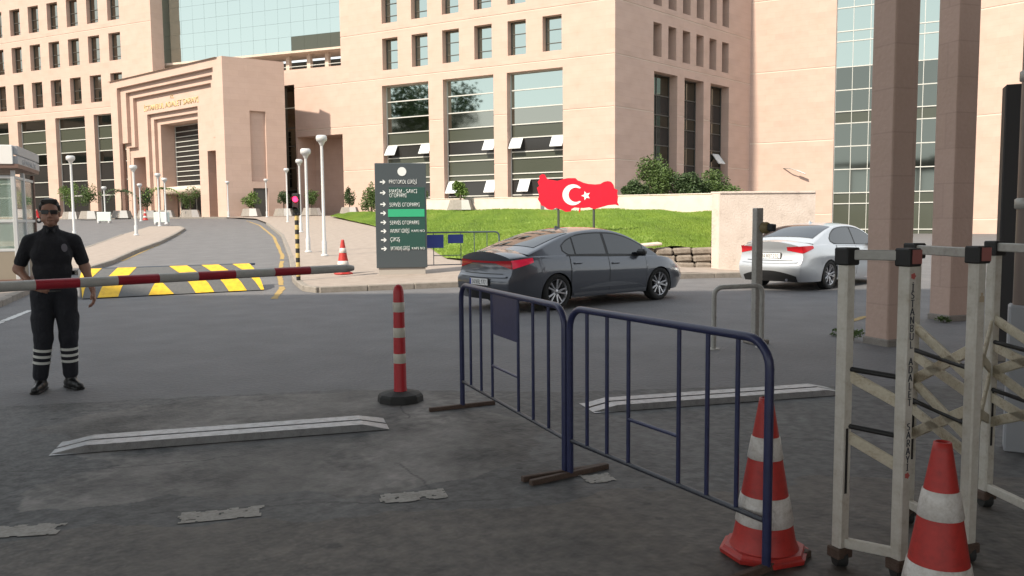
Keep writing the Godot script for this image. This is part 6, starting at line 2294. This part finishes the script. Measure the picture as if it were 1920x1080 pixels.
	for k in 6:
		st = S()
		box(st, at(Vector3(8.0, 5.0 + k * 4.0, 0)), Vector3(0.3, 1.9, 60))
		obj("window_band", st, M.spandrel, ob)

func _ready() -> void:
	rng.seed = 20240611
	# camera
	var cam := Camera3D.new()
	cam.name = "camera"
	cam.fov = rad_to_deg(2.0 * atan(540.0 / 1540.0))
	cam.near = 0.05
	cam.far = 3000.0
	cam.transform = Transform3D(Basis(Vector3.RIGHT, -atan(128.0 / 1540.0)) * Basis(Vector3.BACK, deg_to_rad(-0.5)), Vector3(0, 1.6, 0))
	add_child(cam)
	cam.current = true
	# sky
	var sky := Sky.new()
	var sm := ProceduralSkyMaterial.new()
	sm.sky_top_color = Color(0.77, 0.80, 0.83)
	sm.sky_horizon_color = Color(0.94, 0.95, 0.935)
	sm.sky_curve = 0.18
	sm.ground_horizon_color = Color(0.55, 0.54, 0.52)
	sm.ground_bottom_color = Color(0.30, 0.29, 0.28)
	sm.sun_angle_max = 25.0
	sm.sun_curve = 0.12
	sky.sky_material = sm
	var env := Environment.new()
	env.background_mode = Environment.BG_SKY
	env.sky = sky
	env.background_energy_multiplier = 1.2
	env.ambient_light_source = Environment.AMBIENT_SOURCE_SKY
	env.tonemap_mode = Environment.TONE_MAPPER_LINEAR
	env.tonemap_exposure = 1.5
	env.sdfgi_enabled = true
	env.ssao_enabled = true
	env.ssil_enabled = true
	var we := WorldEnvironment.new()
	we.name = "world"
	we.environment = env
	add_child(we)
	# sun
	var sun := DirectionalLight3D.new()
	sun.name = "sun"
	sun.light_color = Color(1.0, 0.955, 0.88)
	sun.light_energy = 1.5
	sun.light_angular_distance = 1.5
	sun.shadow_enabled = true
	var a := deg_to_rad(SUN_YAW); var e := deg_to_rad(SUN_HEIGHT)
	var towards := Vector3(-sin(a) * cos(e), sin(e), cos(a) * cos(e))
	add_child(sun)
	sun.look_at_from_position(towards * 50.0, Vector3.ZERO, UP)

	make_materials()
	setting()
	courthouse()
	low_wall()
	stones()
	# foreground
	barricade("dark blue barrier with a name plate, its foot near the red post", Vector3(-0.43, 0.0, -6.90), Vector3(0.322, 0.0, -5.035), true, M.barricade, M.barricade_top)
	barricade("dark blue barrier without plate, its end before the large cone", Vector3(0.352, 0.0, -4.995), Vector3(1.14, 0.0, -3.60), false, M.barricade, M.barricade_top)
	cone("large red and white cone behind the blue barrier's end", Vector3(1.19, 0.006, -3.80), 0.75, 0.35)
	cone("large red and white cone before the folding gate", Vector3(1.61, 0.006, -3.02), 0.75, 0.1)
	guide_rail("shiny steel channel rail between the guard and the blue barrier", Vector3(-3.25, 0.0, -5.72), Vector3(-1.0, 0.0, -6.36))
	guide_rail("shiny steel channel rail behind the blue barrier and large cone", Vector3(0.62, 0.0, -6.83), Vector3(2.98, 0.0, -7.46))
	boom()
	delineator()
	gate()
	posts()
	hump()
	booth()
	totem()
	map_sign()
	traffic_light()
	street_things()
	cars()
	person()
